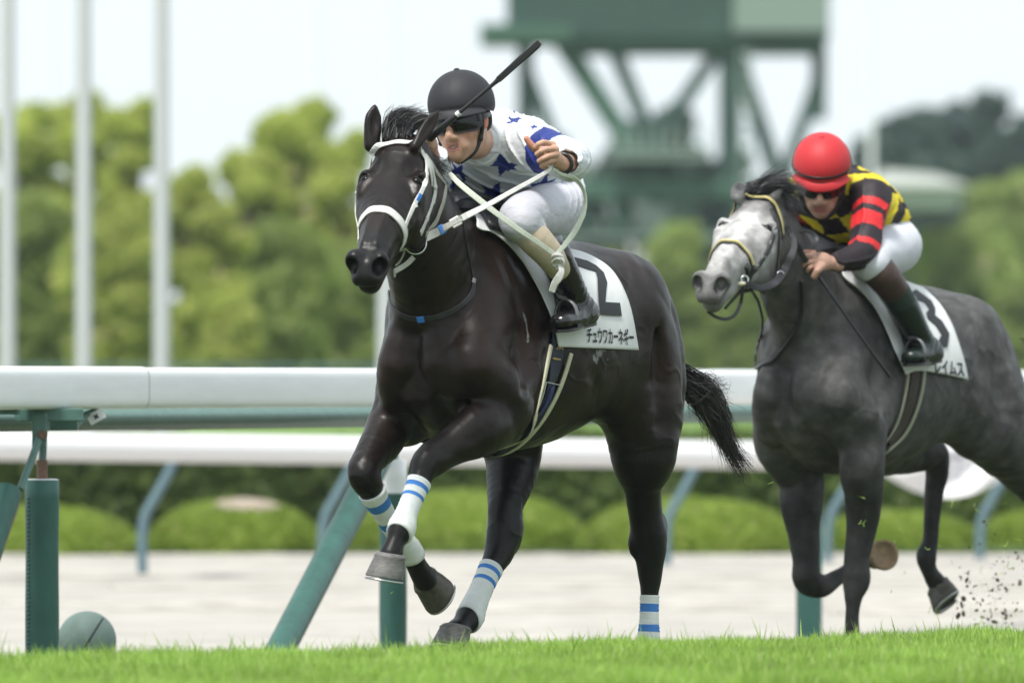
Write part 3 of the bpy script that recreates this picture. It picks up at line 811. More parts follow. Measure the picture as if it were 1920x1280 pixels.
for p in ((800, 325), (797, 342), (778, 386)):
    st1('keeper', [(p[0] - 1, p[1] - 3), (p[0] + 1, p[1] + 3)], .017, th=.008)
st1('throat_strap', [(797, 292), (811, 322), (815, 346), (812, 376), (803, 402), (792, 430), (788, 438)], .023, th=.006)
for p in ((815, 350), (812, 376), (800, 410)):
    st1('keeper', [(p[0], p[1] - 4), (p[0] - 1, p[1] + 4)], .026, th=.010)
st1('rear_strap', [(798, 296), (816, 320), (834, 343), (834, 365), (824, 398), (810, 425), (798, 440)], .019, M_gleather)
headring(fr1, fd1, X1, .345, .0, .085, .085, .07, .030, .0045, M_wleather, br, 'noseband')
st1('offside_strap', [(663, 360), (665, 385), (668, 415), (671, 452)], .013)
# bit ring and mouthpiece
yb = float(fr1.toworld(fr1.hit(fd1, [(750, 478)], 0.0))[0][1]) - fr1.O[1] - .03
rc = fr1.toworld(fr1.Q(779, 456, yb - .075))
V, Fc = torus(rc, (.25, -1, .1), 20.5 * 35.2 / F, .0032)
mesh('bit_ring', V, Fc, M_steel, br)
P = [fr1.toworld(fr1.Q(x, y, yb + d)) for x, y, d in ((738, 474, .0), (748, 470, -.02), (758, 465, -.035), (766, 463, -.045), (767, 463, -.045))]
V, Fc = tubemesh(P, [.0025, .0055, .008, .0085, .004]); mesh('mouthpiece', V, Fc, M_steel, br)
def free(name, pts, wd, th, m, parent, fr=fr1, nrm=(0, -1, .15), sub=6, twist=None):
    """strap hanging free: pts (px, py, depth offset)"""
    P = np.array([fr.toworld(fr.Q(*p[:3])) for p in pts]); W = np.broadcast_to(np.asarray(wd, float), (len(P),))
    A = crom(np.column_stack([P, W]), sub); N = np.tile(unit(nrm), (len(A), 1))
    if twist is not None:
        tw = np.interp(np.linspace(0, 1, len(A)), np.linspace(0, 1, len(twist)), twist); T = unit(np.gradient(A[:, :3], axis=0))
        B = np.cross(T, N); N = N * np.cos(tw)[:, None] + B * np.sin(tw)[:, None]
    V, Fc = ribbon(A[:, :3], N, A[:, 3], th * .7)
    return mesh(name, V, Fc, m, parent, smooth=False)
free('chin_strap', [(776, 482, yb - .015), (765, 493, yb - .01), (752, 502, yb - .005), (741, 508, yb)], .016, .005, M_wleather, br)
free('curb_loop', [(760, 462, yb - .002), (757, 476, yb - .004), (750, 490, yb - .004), (742, 498, yb)], .006, .003, M_gleather, br)
free('buckle_end', [(741, 506, yb), (740, 520, yb)], [.012, .005], .004, M_gleather, br)

# neck strap of horse 1
ns = root('neck_strap', fr1.toworld(L1(800, 598, 0)), 'thin black neck strap with blue tape low on the chest of the dark horse', 'strap')
st1('strap', [(868, 418), (876, 460), (884, 505), (888, 522)], .006, M_bleather, parent=ns)
st1('strap', [(727, 545), (731, 562), (742, 583), (765, 595), (790, 598), (820, 594), (850, 582), (876, 563), (887, 545), (888, 524)], [.010, .012, .016, .018, .018, .018, .018, .018, .018, .010], M_bleather, .006, ns)
st1('tape', [(783, 599), (796, 598)], .0205, M_blue, .009, ns)
st1('buckle', [(887, 530), (889, 522)], .014, mat('dark_buckle', (.3, .3, .3), .45, metal=.8), .007, ns)

# ---------------------------------------------------------------- number cloth, saddle, girth of horse 1
def patch(fr, fd, cols, iso, nu=40, nv=50, th=.004, flute=0):
    """cols: list of columns, each a list of photo pixels or local points going down; -> sheet lying iso above the body"""
    C3 = []
    for c_ in cols:
        L_ = np.array([fr.hit(fd, [p], iso)[0] if len(p) == 2 else np.array(p, float) for p in c_]); A = crom(L_, 8)
        d = np.concatenate([[0], np.cumsum(np.linalg.norm(np.diff(A, axis=0), axis=1))]); d /= d[-1]
        C3.append(np.stack([np.interp(np.linspace(0, 1, nv), d, A[:, j]) for j in range(3)], 1))
    C3 = np.array(C3); G = np.zeros((nu, nv, 3)); m = len(C3)
    for v in range(nv):
        A = crom(C3[:, v], 8) if m > 2 else C3[:, v]
        d = np.linspace(0, 1, len(A)); G[:, v] = np.stack([np.interp(np.linspace(0, 1, nu), d, A[:, j]) for j in range(3)], 1)
    P = fd.snap(G.reshape(-1, 3), iso, 4); N = fd.grad(P, .015)
    if flute: P = P + N * (flute * (wobble(P, 22, 8) + .6))[:, None]
    n = nu * nv
    V = np.vstack([P, P + N * th]); Fc = []
    q = lambda i, j, o=0: i * nv + j + o
    for i in range(nu - 1):
        for j in range(nv - 1):
            Fc.append((q(i, j, n), q(i + 1, j, n), q(i + 1, j + 1, n), q(i, j + 1, n))); Fc.append((q(i, j), q(i, j + 1), q(i + 1, j + 1), q(i + 1, j)))
    ed = [q(i, 0) for i in range(nu)] + [q(nu - 1, j) for j in range(1, nv)] + [q(i, nv - 1) for i in range(nu - 2, -1, -1)] + [q(0, j) for j in range(nv - 2, 0, -1)]
    for a_, b_ in zip(ed, ed[1:] + ed[:1]): Fc.append((a_, b_, b_ + n, a_ + n))
    return fr.toworld(V), Fc
def text_mesh(body, k=3):
    c = bpy.data.curves.new('lettering', 'FONT'); c.body = body; c.resolution_u = 4
    c.offset = .028
    o = bpy.data.objects.new('lettering', c); C.objects.link(o)
    me = bpy.data.meshes.new_from_object(o.evaluated_get(bpy.context.evaluated_depsgraph_get()))
    C.objects.unlink(o); bpy.data.objects.remove(o)
    bm = bmesh.new(); bm.from_mesh(me); bmesh.ops.triangulate(bm, faces=bm.faces)
    for _ in range(k):
        L_ = [e for e in bm.edges if e.calc_length() > .12]
        if L_: bmesh.ops.subdivide_edges(bm, edges=L_, cuts=1); bmesh.ops.triangulate(bm, faces=bm.faces)
    V = np.array([v.co[:2] for v in bm.verts]); Fc = [tuple(v.index for v in f.verts) for f in bm.faces]; bm.free()
    V = (V - V.min(0)) / (V.max(0) - V.min(0)); V[:, 1] = 1 - V[:, 1]
    return V, Fc
def poly_mesh(pts, k=4, L0=.12):
    bm = bmesh.new(); f = bm.faces.new([bm.verts.new((x, y, 0)) for x, y in pts]); bm.normal_update(); bmesh.ops.triangulate(bm, faces=bm.faces)
    for _ in range(k):
        L_ = [e for e in bm.edges if e.calc_length() > L0]
        if L_: bmesh.ops.subdivide_edges(bm, edges=L_, cuts=1); bmesh.ops.triangulate(bm, faces=bm.faces)
    V = np.array([v.co[:2] for v in bm.verts]); Fc = [tuple(v.index for v in f.verts) for f in bm.faces]; bm.free()
    return V, Fc
def decal(name, V2, Fc, quad, fr, fd, iso, m, parent):
    """unit-square drawing laid on the cloth between four corner points tl,tr,br,bl"""
    q = np.array(quad, float); u, v = V2[:, :1], V2[:, 1:]
    P = q[0] * (1 - u) * (1 - v) + q[1] * u * (1 - v) + q[2] * u * v + q[3] * (1 - u) * v
    W = fr.hit(fd, P, iso, step=.003)
    W = fd.snap(W, iso, 2)
    return mesh(name, fr.toworld(W), Fc, m, parent, smooth=False)
def mir(P): return np.asarray(P) * [1, -1, 1]
nc = root('number_cloth', fr1.toworld(L1(1100, 560, .2)), 'white number cloth with a black figure 2 under the saddle of the dark horse', 'number cloth')
ISO = .012
fcol = [VV(-.0, -.02, 1.48), (893, 423), (920, 436), (951, 459), (985, 500), (1008, 540), (1027, 582), (1040, 620), (1046, 650)]
mcol = [VV(-.30, -.02, 1.43), (985, 445), (1030, 462), (1062, 500), (1078, 550), (1092, 600), (1098, 630), (1100, 652)]
rcol = [VV(-.57, -.02, 1.42), (1052, 461), (1090, 474), (1118, 487), (1146, 508), (1170, 548), (1184, 592), (1195, 656)]
Vc, Fc_ = patch(fr1, fd1, [fcol, mcol, rcol], ISO, 60, 80, flute=.0022)
mesh('cloth', Vc, Fc_, M_cloth, nc)
g2 = [(0, .02), (.05, 0), (.62, .16), (.66, .55), (.60, .78), (.98, .80), (1, 1), (.42, .98), (.36, .86), (.42, .55), (.40, .24), (.0, .12)]
_g = [(893, 383), (985, 408), (1045, 440), (1100, 490), (1125, 560), (1118, 620), (1112, 700), (1215, 706), (1228, 800), (1150, 796), (1075, 790), (1065, 700), (1058, 600), (1056, 530), (1043, 478), (1010, 472), (930, 446), (865, 425)]
V2, F2 = poly_mesh([((x - 860) / 370, (y - 380) / 425) for x, y in _g])
_unused = ([(0.0, .02), (.10, -.02), (.45, .10), (.58, .22), (.66, .42), (.58, .62), (.56, .76), (.97, .78), (1.0, 1.0), (.36, .985), (.34, .80), (.38, .56), (.42, .42), (.36, .28), (.24, .20), (0, .14)])
decal('figure', V2, F2, [(1068.4, 480.9), (1166.7, 480.9), (1166.7, 593.8), (1068.4, 593.8)], fr1, fd1, ISO + .0090, M_ink, nc)
V2, F2 = text_mesh('チュウワカーネギー')
decal('lettering', V2, F2, [(1101, 612), (1187, 616), (1190, 648), (1102, 643)], fr1, fd1, ISO + .0090, M_ink, nc)
sd = root('saddle', fr1.toworld(L1(960, 440, 0)), 'small black racing saddle with cream girth and steel stirrup on the dark horse', 'saddle')
sf = [VV(.0, 0, 1.50), (912, 420), (945, 436), (978, 460), (1006, 484), (1024, 508), (1037, 545), (1044, 590), (1046, 612)]
sr = [VV(-.33, 0, 1.45), (1010, 446), (1040, 470), (1058, 500), (1066, 540), (1070, 575), (1071, 605)]
V, Fc = patch(fr1, fd1, [sf, sr], .022, 16, 30, th=.012); mesh('flap', V, Fc, M_bleather, sd)
V, Fc = patch(fr1, fd1, [[mir(p) if len(p) == 3 else mir(fr1.hit(fd1, [p], .022)[0]) for p in sr], [mir(p) if len(p) == 3 else mir(fr1.hit(fd1, [p], .022)[0]) for p in sf]], .022, 16, 30, th=.012); mesh('flap', V, Fc, M_bleather, sd)
V, Fc = tubemesh([VV(.06, 0, 1.50) , VV(.0, 0, 1.525), VV(-.12, 0, 1.495), VV(-.25, 0, 1.475), VV(-.36, 0, 1.50), VV(-.40, 0, 1.485)], [.03, .07, .09, .10, .09, .03], [.012, .02, .02, .02, .02, .012], side=(0, 1, 0), n=20, sm=4)
mesh('seat', fr1.toworld(V), Fc, M_bleather, sd)
# girth: dark elastic with cream edging, all the way round the chest
def girthpt(p, iso):
    lim = -.085 + .45 * p[1]
    return p if p[0] < lim else fd1.snap(np.array([VV(lim, p[1], p[2])]), iso)[0]
gpx = [(1050, 606), (1045, 640), (1040, 680), (1033, 715), (1022, 750), (1003, 786), (978, 818), (950, 846)]
gl = [fr1.hit(fd1, [p], .003)[0] for p in gpx]
under = fd1.snap(np.array([VV(-.085, .02, .73), VV(-.10, -.08, .74)]), .003)
gl = [girthpt(p, .003) for p in gl]
full = gl + list(under) + [mir(p) for p in gl[::-1]]
gw = [.060, .068, .076, .080, .084, .080, .070, .06] + [.07, .07] + [.06] * 8
V, Fc = strap(fr1, fd1, full, gw, .004, .006); mesh('girth', V, Fc, M_navy, sd)
def gstrip(px, wd, m, iso=.010, th=.006, name='girth_edge'):
    l_ = [fr1.hit(fd1, [p], iso)[0] for p in px]; l_ = [girthpt(p, iso) for p in l_]; e = l_[-1]
    l_ = l_ + list(fd1.snap(np.array([VV(-.085, .0, .735), VV(-.10, -.08, .74)]), iso)) + [mir(p) for p in l_[::-1]]
    V, Fc = strap(fr1, fd1, l_, wd, th, iso, sm=40); return mesh(name, V, Fc, m, sd)
gstrip([(1032, 648), (1024, 690), (1014, 730), (998, 772), (975, 808), (950, 838), (932, 852)], .017, M_cream)
gstrip([(1070, 662), (1060, 700), (1046, 738), (1026, 776), (1000, 812), (972, 838), (948, 852)], .017, M_cream)
V, Fc = strap(fr1, fd1, [(1036, 724), (1026, 752), (1010, 778)], [.046, .042, .025], .003, .0105); mesh('girth_patch', V, Fc, M_navyp, sd)
V, Fc = strap(fr1, fd1, [(1024, 716), (1052, 722)], .002, .003, .0115); mesh('patch_stitching', V, Fc, M_wleather, sd)
V, Fc = strap(fr1, fd1, [(1024, 716), (1018, 740), (1010, 762)], .002, .003, .0115); mesh('patch_stitching', V, Fc, M_wleather, sd)
V, Fc = text_mesh('双'); decal('girth_mark', V, Fc, [(1043, 636), (1057, 636), (1057, 656), (1043, 656)], fr1, fd1, .0125, M_gold, sd)
V, Fc = strap(fr1, fd1, [(1036, 672), (1050, 674)], .006, .003, .0105); mesh('girth_mark', V, Fc, M_gold, sd)

# ================================================================ the riders
M_skin = mat('skin', rough=.5, spec=.35, attr=True, var=.14, vscale=45, bump=.0009, bscale=160, sss=.12)
M_silk1 = mat('silks_white_blue', rough=.52, spec=.35, attr=True, bump=.0045, bscale=16, stretch=(1, 1, 2.2))
M_silk2 = mat('silks_checked', rough=.55, spec=.3, attr=True, bump=.0045, bscale=16)
M_breech = mat('breeches_white', (.53, .53, .585), .6, var=.04, bump=.009, bscale=11, stretch=(1, 1, 2.2))
M_breech2 = mat('breeches_white_plain', (.58, .59, .64), .6, var=.04, bump=.008, bscale=11)
M_beige = mat('calf_beige', (.50, .42, .31), .75, var=.06, vscale=40, bump=.0008, bscale=80)
M_brown = mat('calf_brown', (.050, .026, .022), .5, bump=.0008, bscale=80)
M_boot = mat('boot_black', (.008, .008, .009), .20, spec=.6, bump=.0025, bscale=14, stretch=(1, 1, 2.5))
M_boot2 = mat('boot_dark_green', (.008, .016, .013), .30, spec=.5, bump=.0015, bscale=14)
M_cap1 = mat('helmet_black', (.022, .022, .026), .60, spec=.35, bump=.0005, bscale=400)
M_cap2 = mat('helmet_red', (.50, .026, .032), .55, spec=.35, bump=.0004, bscale=300)
M_black = mat('black_plastic', (.008, .008, .009), .35)
M_lens = mat('goggle_lens', (.004, .004, .005), .14, spec=.45)
M_white = mat('white_paint', (.75, .76, .76), .5)

def face(fd, hc, w, s, u, g=1.0, mouth=0.0):
    X = lambda a, b, c: hc + g * (w * a + s * b + u * c); A3 = [w, s, u]; r = lambda *q: np.array(q) * g
    fd.ell(X(-.012, 0, .028), r(.095, .077, .095), A3, k=.02)
    fd.ell(X(.022, 0, -.035), r(.070, .064, .085), A3, k=.03)
    fd.ell(X(.032, 0, -.088), r(.050, .050, .036), A3, k=.03)
    fd.ell(X(.073, 0, -.112), r(.019, .024, .019), A3, k=.022)
    for q in (-1, 1):
        fd.ell(X(.056, q * .038, -.038), r(.026, .021, .022), A3, k=.022)
        fd.ell(X(.082, q * .030, .016), r(.014, .026, .010), A3, k=.015)
        fd.ell(X(.094, q * .031, -.004), r(.014, .017, .012), A3, k=.012, sub=True)
        fd.ell(X(.074, q * .031, -.004), r(.0125, .0125, .0125), A3, k=.004)
        fd.ell(X(.100, q * .013, -.050), r(.012, .009, .008), A3, k=.008)
        fd.ell(X(.108, q * .008, -.056), r(.006, .0035, .0035), A3, k=.003, sub=True)
        fd.ell(X(.0, q * .076, -.008), r(.018, .007, .031), [unit(w - s * q * .35), unit(s + w * q * .35), u], k=.008)
        fd.ell(X(.006, q * .086, -.006), r(.010, .006, .018), A3, k=.005, sub=True)
        fd.tube([X(.088, q * .020, -.056), X(.080, q * .034, -.080)], [.005, .004], k=.02)
    fd.tube([X(.084, 0, .012), X(.098, 0, -.018), X(.111, 0, -.042), X(.106, 0, -.052)], r(.009, .0095, .0125, .010), k=.012)
    fd.ell(X(.070, 0, -.082), r(.020, .034, .026), A3, k=.025)
    wd = .022
    fd.tube([X(.078, wd, -.080), X(.088, wd * .6, -.0755), X(.092, 0, -.0735), X(.088, -wd * .6, -.0755), X(.078, -wd, -.080)], r(.003, .004, .0045, .004, .003), k=.006)
    fd.tube([X(.080, wd, -.082 - mouth * .3), X(.086, wd * .6, -.089 - mouth), X(.089, 0, -.091 - mouth), X(.086, -wd * .6, -.089 - mouth), X(.080, -wd, -.082 - mouth * .3)], r(.003, .0045, .005, .0045, .003), k=.006)
    if mouth:
        fd.ell(X(.100, 0, -.080 - mouth * .5), r(.014, .017, .003 + mouth * .6), A3, k=.003, sub=True)
        fd.ell(X(.072, 0, -.078), r(.014, .019, .0045), A3, k=.001)
    return X
def hand(fd, wr, palm, fingers, thumb, side, rp=(.020, .036, .042)):
    """wr wrist point, palm centre, fingers: list of joint polylines, thumb polyline"""
    ax = unit(palm - wr); sd = unit(side - ax * (side @ ax)); nn = np.cross(ax, sd)
    fd.tube([wr - ax * .025, wr, palm - ax * .02], [.027, .024, .026], [.022, .019, .020], side=sd, k=.015)
    fd.ell(palm, (rp[2], rp[1], rp[0]), [ax, sd, nn], k=.018)
    for fg in fingers: fd.tube(fg, np.linspace(.0098, .0076, len(fg)), k=.004, n=2)
    for fg in fingers: fd.ell(fg[0], (.0115, .0115, .0115), k=.008)
    fd.tube(thumb, [.0155, .0130, .0120, .0092][:len(thumb)], k=.008, n=2)
def fmesh(name, fd, fr, m, parent, colf=None, disp=None, it=1):
    if it: fd.smooth(it)
    V, Q = fd.net()
    if len(V) == 0: raise ValueError(name)
    V = fd.snap(V, 0, 2)
    if disp: V = V + fd.grad(V, .008) * disp(V)[:, None]
    return mesh(name, fr.toworld(V), Q, m, parent, col=None if colf is None else colf(V))
def bounds(P, pad): P = np.array(P); return P.min(0) - pad, P.max(0) + pad
def merged(name, fds, fr, m, parent, colf):
    Vs, Qs, n = [], [], 0
    for fd, it in fds:
        if it: fd.smooth(it)
        V, Q = fd.net(); V = fd.snap(V, 0, 2); Vs.append(V); Qs.append(Q + n); n += len(V)
    V = np.concatenate(Vs); return mesh(name, fr.toworld(V), np.concatenate(Qs), m, parent, col=colf(V))
def star_in(P, c, N, Rr, rot=0., inner=.42):
    up = unit(np.array([0, 0, 1.]) - N * N[2]); rt = np.cross(up, N)
    d = P - c; x = d @ rt; y = d @ up; z = np.abs(d @ N)
    a = (np.arctan2(x, y) + rot) % (2 * math.pi / 5); a = np.minimum(a, 2 * math.pi / 5 - a); r_ = np.hypot(x, y)
    h5 = math.pi / 5; x1, y1 = Rr, 0.; x2, y2 = Rr * inner * math.cos(h5), Rr * inner * math.sin(h5)
    px, py = r_ * np.cos(a), r_ * np.sin(a)
    side = (x2 - x1) * (py - y1) - (y2 - y1) * (px - x1)
    return (side > 0) & (z < .07) & (r_ < Rr)
def helmet(fr, hc, w, s, u, m, parent, band=None, rim=None, g=.965):
    """racing cap over a round shell with a short soft peak, seams and a top button"""
    n, mm = 48, 22; V = []; rad = np.array([.124, .107, .112]) * g; c0 = hc + u * .048 - w * .012; part = []
    rows = list(np.linspace(.0, 1.0, mm)) + [1.02, 1.0, .96]
    for i, t in enumerate(rows):
        for j in range(n):
            ph = 2 * math.pi * j / n; fr_ = math.cos(ph)
            thm = R(104 - 6 * fr_ + (4 if abs(fr_) < .5 else 0)); th = min(t, 1.0) * thm
            seam = 1 - .009 * math.exp(-((((ph / (2 * math.pi) * 6 + .5) % 1) - .5) / .03) ** 2) * min(1, t * 3) * (t < .93)
            puff = 1 + .012 * math.sin(th * 1.1) + (.0 if i < mm else 0)
            k_ = seam * puff
            if t > .9 and i < mm: k_ *= 1 - .03 * ((t - .9) / .1) ** 2
            if i == mm: k_ *= .975
            if i == mm + 1: k_ *= .95
            if i == mm + 2: k_ *= .93
            V.append(c0 + (w * math.cos(ph) * math.sin(th) * rad[0] + s * math.sin(ph) * math.sin(th) * rad[1] + u * math.cos(th) * rad[2]) * k_)
    Fc = []; L_ = len(rows)
    for i in range(L_ - 1):
        for j in range(n):
            k = (j + 1) % n; Fc.append((i * n + j, i * n + k, (i + 1) * n + k, (i + 1) * n + j))
    h = mesh('helmet', fr.toworld(np.array(V)), Fc, m, parent)
    V, Fc = ico(c0 + u * rad[2] * 1.0, (.010, .010, .006), [w, s, u], 14, 8); mesh('button', fr.toworld(V), Fc, m, h)
    # short peak in front
    P = []; 
    for a_ in np.linspace(-1.15, 1.15, 19):
        th = R(98); P.append(c0 + w * math.cos(a_) * math.sin(th) * (rad[0] * .98 + .020 * math.cos(a_ * 1.25)) + s * math.sin(a_) * math.sin(th) * (rad[1] * .99) + u * (math.cos(th) * rad[2] - .012))
    P = np.array(P); V, Fc = ribbon(P, np.tile(w * .55 + u * .3, (19, 1)), .030, .006)
    mesh('peak', fr.toworld(V), Fc, rim or m, h)
    if band:
        P = []
        for a_ in np.linspace(0, 2 * math.pi, 49)[:-1]:
            th = R(93 - 5 * math.cos(a_)); P.append(c0 + (w * math.cos(a_) * math.sin(th) * rad[0] + s * math.sin(a_) * math.sin(th) * rad[1] + u * math.cos(th) * rad[2]) * 1.006)
        P = np.array(P); V, Fc = ribbon(P, P - c0, .011, .003, closed=True); mesh('band', fr.toworld(V), Fc, band, h)
    return h
def goggles(fr, hc, w, s, u, parent, m=M_lens, mf=M_black):
    V = []; Fc = []; na, nb = 41, 9
    for o_ in (0, .004):
        for i in range(na):
            a_ = -1.30 + 2.6 * i / (na - 1); notch = .024 * math.exp(-(a_ / .16) ** 2); end = max(0, abs(a_) - .95) / .35
            top = .024 - .006 * end; bot = -.037 + notch + .018 * end
            for j in range(nb):
                t = j / (nb - 1); y = top + (bot - top) * t
                rx = .1015 + o_ - .006 * (2 * t - 1) ** 2 + .004; ry = .087 + o_
                V.append(hc + w * (math.cos(a_) * rx) + s * (math.sin(a_) * ry) + u * (y - .002))
    n = na * nb
    for i in range(na - 1):
        for j in range(nb - 1):
            a_, b_, c_, d_ = i * nb + j, (i + 1) * nb + j, (i + 1) * nb + j + 1, i * nb + j + 1
            Fc += [(a_ + n, d_ + n, c_ + n, b_ + n), (a_, b_, c_, d_)]
    ed = [i * nb for i in range(na)] + [(na - 1) * nb + j for j in range(1, nb)] + [i * nb + nb - 1 for i in range(na - 2, -1, -1)] + [j for j in range(nb - 2, 0, -1)]
    for a_, b_ in zip(ed, ed[1:] + ed[:1]): Fc.append((a_, b_, b_ + n, a_ + n))
    go = mesh('goggles', fr.toworld(np.array(V)), Fc, m, parent)
    P = np.array([hc + w * (math.cos(a_) * .100) + s * (math.sin(a_) * .087) + u * (.0 + .012 * (abs(a_) - 1.2)) for a_ in list(np.linspace(1.15, 2 * math.pi - 1.15, 30))])
    V, Fc = ribbon(P, P - hc, .018, .003); mesh('strap', fr.toworld(V), Fc, mf, go)
    for q in (-1, 1):
        a_ = q * 1.12; P = np.array([hc + w * (math.cos(a_ + d) * .106) + s * (math.sin(a_ + d) * .088) + u * .002 for d in (-.09, 0, .09)])
        V, Fc = ribbon(P, P - hc, .026, .004); mesh('hinge', fr.toworld(V), Fc, mf, go)
    return go
def skincol(base, X, lip=(.42, .20, .155), teeth=None, thumb=None):
    def f(P):
        c = np.tile(np.array(base), (len(P), 1)) * (1 + .12 * wobble(P, 40, 2))[:, None]
        l_ = X(.098, 0, -.082); hcq, w_, s_, u_ = X.ax; d = P - l_
        m = (np.abs(d @ s_) < .021) & (np.abs(d @ u_) < .013) & (d @ w_ > -.012)
        c[m] = lip
        d = P - X(.083, 0, -.078); m = (np.abs(d @ s_) < .019) & (np.abs(d @ u_) < .0042) & (np.abs(d @ w_) < .0075)
        if teeth: c[m] = teeth
        for q in (-1, 1):
            d = np.linalg.norm(P - X(0, q * .08, -.005), axis=1); c[d < .035] = c[d < .035] * [1.15, .75, .65]
        d = np.linalg.norm(P - X(.060, .042, -.04), axis=1); c[d < .03] *= [1.05, .9, .88]
        if thumb is not None:
            d = np.linalg.norm(P - thumb, axis=1); c[d < .026] = c[d < .026] * [1.05, .78, .78]
        return c
    return f

# ---------------------------------------------------------------- rider 1, white silks with blue stars
def MR(p, sg):
    """the far leg is tucked in a little"""
    if sg > 0: return np.array(p, float)
    t = float(np.clip((1.5 - p[2]) / .25, 0, 1)); return np.array([p[0] - .14 * t, -(p[1] - .05 * t), p[2] + .03 * t])
w1, s1, b1 = head_axes(fr1, 24, 6, -6); u1 = -b1
hc1 = fr1.Q(866, 224, -.20)
lo, hi = bounds([hc1], .19); fh = Field(lo, hi, .0036 if QUICK else .0026)
XF1 = face(fh, hc1, w1, s1, u1, 1.0, mouth=.003)
class XW:
    def __init__(s, f, ax): s.f = f; s.ax = ax
    def __call__(s, *a): return s.f(*a)
XF1 = XW(XF1, (hc1, w1, s1, u1))
NB1 = L1(916, 262, .0)
fh.tube([XF1(-.02, 0, -.03), XF1(-.06, 0, -.075), XF1(-.06, 0, -.075) * .5 + NB1 * .5], [.056, .054, .056], k=.03)
Q1 = fr1.Q
SL, EL = L1(990, 270, .175), Q1(1070, 302, -.27); CU = Q1(1066, 303, -.40); WR = Q1(1052, 305, -.50)
SR, ER = L1(838, 285, -.155), L1(812, 352, -.21); HRt = Q1(806, 268, -.40)
PAL = Q1(1034, 293, -.545)
fl = Field(*bounds([PAL], .13), .0030 if QUICK else .0021)
def seg(*p): return [Q1(*q) for q in p]
hand(fl, WR, PAL, [
    seg((1036, 272, -.57), (1018, 267, -.60), (1004, 276, -.598), (1011, 285, -.575)),
    seg((1041, 280, -.58), (1024, 280, -.61), (1007, 289, -.605), (1016, 295, -.58)),
    seg((1042, 290, -.58), (1028, 293, -.61), (1011, 302, -.605), (1020, 306, -.58)),
    seg((1040, 300, -.575), (1030, 304, -.60), (1016, 311, -.595), (1024, 314, -.575))],
    seg((1034, 284, -.53), (1014, 282, -.54), (1000, 277, -.56), (987, 260, -.57)), fr1.vloc((0, .3, 1.)), rp=(.020, .030, .032))
fq = Field(*bounds([HRt], .13), .0030)
hand(fq, Q1(812, 290, -.34), HRt, [seg((800, 255, -.43), (790, 258, -.46), (796, 268, -.47)), seg((800, 263, -.43), (789, 268, -.46), (796, 277, -.465)), seg((802, 271, -.42), (791, 277, -.45), (799, 284, -.455)), seg((804, 279, -.41), (794, 285, -.44), (802, 291, -.44))], seg((806, 262, -.40), (806, 250, -.43), (799, 246, -.45)), fr1.vloc((0, .3, 1.)), rp=(.02, .03, .034))
CH, WA, PE = L1(940, 294, 0), L1(998, 348, 0), L1(1018, 380, 0)
KN, AN = L1(976, 410, .235), L1(1086, 572, .305)
fb = Field(*bounds([SL, EL, SR, ER, PE, KN, AN, mir(KN), mir(AN), hc1 * [1, 1, 0] + [0, 0, 1.75]], .2), .008)
fb.tube([XF1(-.05, 0, -.06), L1(922, 270, 0), CH, WA, PE], [.050, .080, .11, .10, .10], [.045, .045, .075, .07, .08], side=(0, 1, 0), k=.05)
for S_, E_, W_ in ((SL, EL, WR), (SR, ER, Q1(812, 292, -.33))): fb.tube([S_, E_, W_ + (E_ - W_) * .15], [.048, .036, .027], k=.04)
for sg in (1, -1):
    m_ = lambda p: MR(p, sg)
    fb.tube([m_(L1(1050, 384, .115)), m_(KN), m_(L1(1040, 492, .30)), m_(AN)], [.070, .045, .034, .025], k=.03, n=1)
    fb.tube([m_(AN), m_(L1(1078, 596, .315))], [.022, .018], k=.01)
j1 = root('person', fr1.toworld(PE), 'jockey in white silks with blue stars and black helmet, crouching over the dark horse', 'person')
merged('body', [(fh, 0), (fl, 0), (fq, 0), (fb, 1)], fr1, M_skin, j1, skincol((.50, .30, .21), XF1, teeth=(.75, .72, .66), thumb=Q1(990, 265, -.57)))
# silks
fs = Field(*bounds([SL, EL, CU, SR, ER, WA, CH, XF1(-.07, 0, -.09), L1(905, 250, 0)], .2), .0060 if QUICK else .0042)
fs.tube([L1(1018, 352, 0), L1(985, 322, 0), CH, L1(912, 268, .01)], [.130, .160, .178, .13], [.105, .128, .130, .095], side=(0, 1, 0), k=.04)
fs.tube([L1(920, 268, .0), NB1, NB1 * .4 + XF1(-.07, 0, -.085) * .6], [.10, .085, .069], k=.03)
fs.tube([L1(960, 262, .08), SL, SL * .45 + EL * .55, EL, CU], [.075, .080, .066, .064, .046], k=.035)
fs.tube([L1(900, 272, -.05), SR, ER, Q1(812, 305, -.29)], [.07, .072, .060, .048], k=.04)
fs.tube([CU, CU + (WR - CU) * .6], [.038, .030], k=.004, sub=True)
def folds1(P):
    t = np.clip(np.linalg.norm(P - (SL + [0, -.05, -.02]), axis=1) / .22, 0, 1)
    a_ = wobble(P * [1, 1, 2.0], 30, 11); b_ = 1 - np.abs(np.sin((P @ unit(EL - SL)) * 95 + 2.2 * wobble(P, 18, 3)))
    armw = np.exp(-(np.linalg.norm(P - EL, axis=1) / .16) ** 2)
    c_ = 1 - np.abs(np.sin((P @ unit((.3, .75, .6))) * 60 + 2.5 * wobble(P, 12, 5)))
    return .0035 * a_ + .004 * b_ ** 3 * armw + .0110 * c_ ** 4 * (1 - armw)
fs.smooth(1)
stars = [(946, 306, .066, .05), (926, 360, .062, .6), (1016, 350, .060, .2), (862, 322, .052, .3), (966, 224, .036, .1), (1002, 238, .018, .4)]
SC = [(p, fs.grad(p[None], .03)[0], r_, ro) for p, r_, ro in [(fr1.hit(fs, [(x, y)])[0], r_, ro) for x, y, r_, ro in stars]]
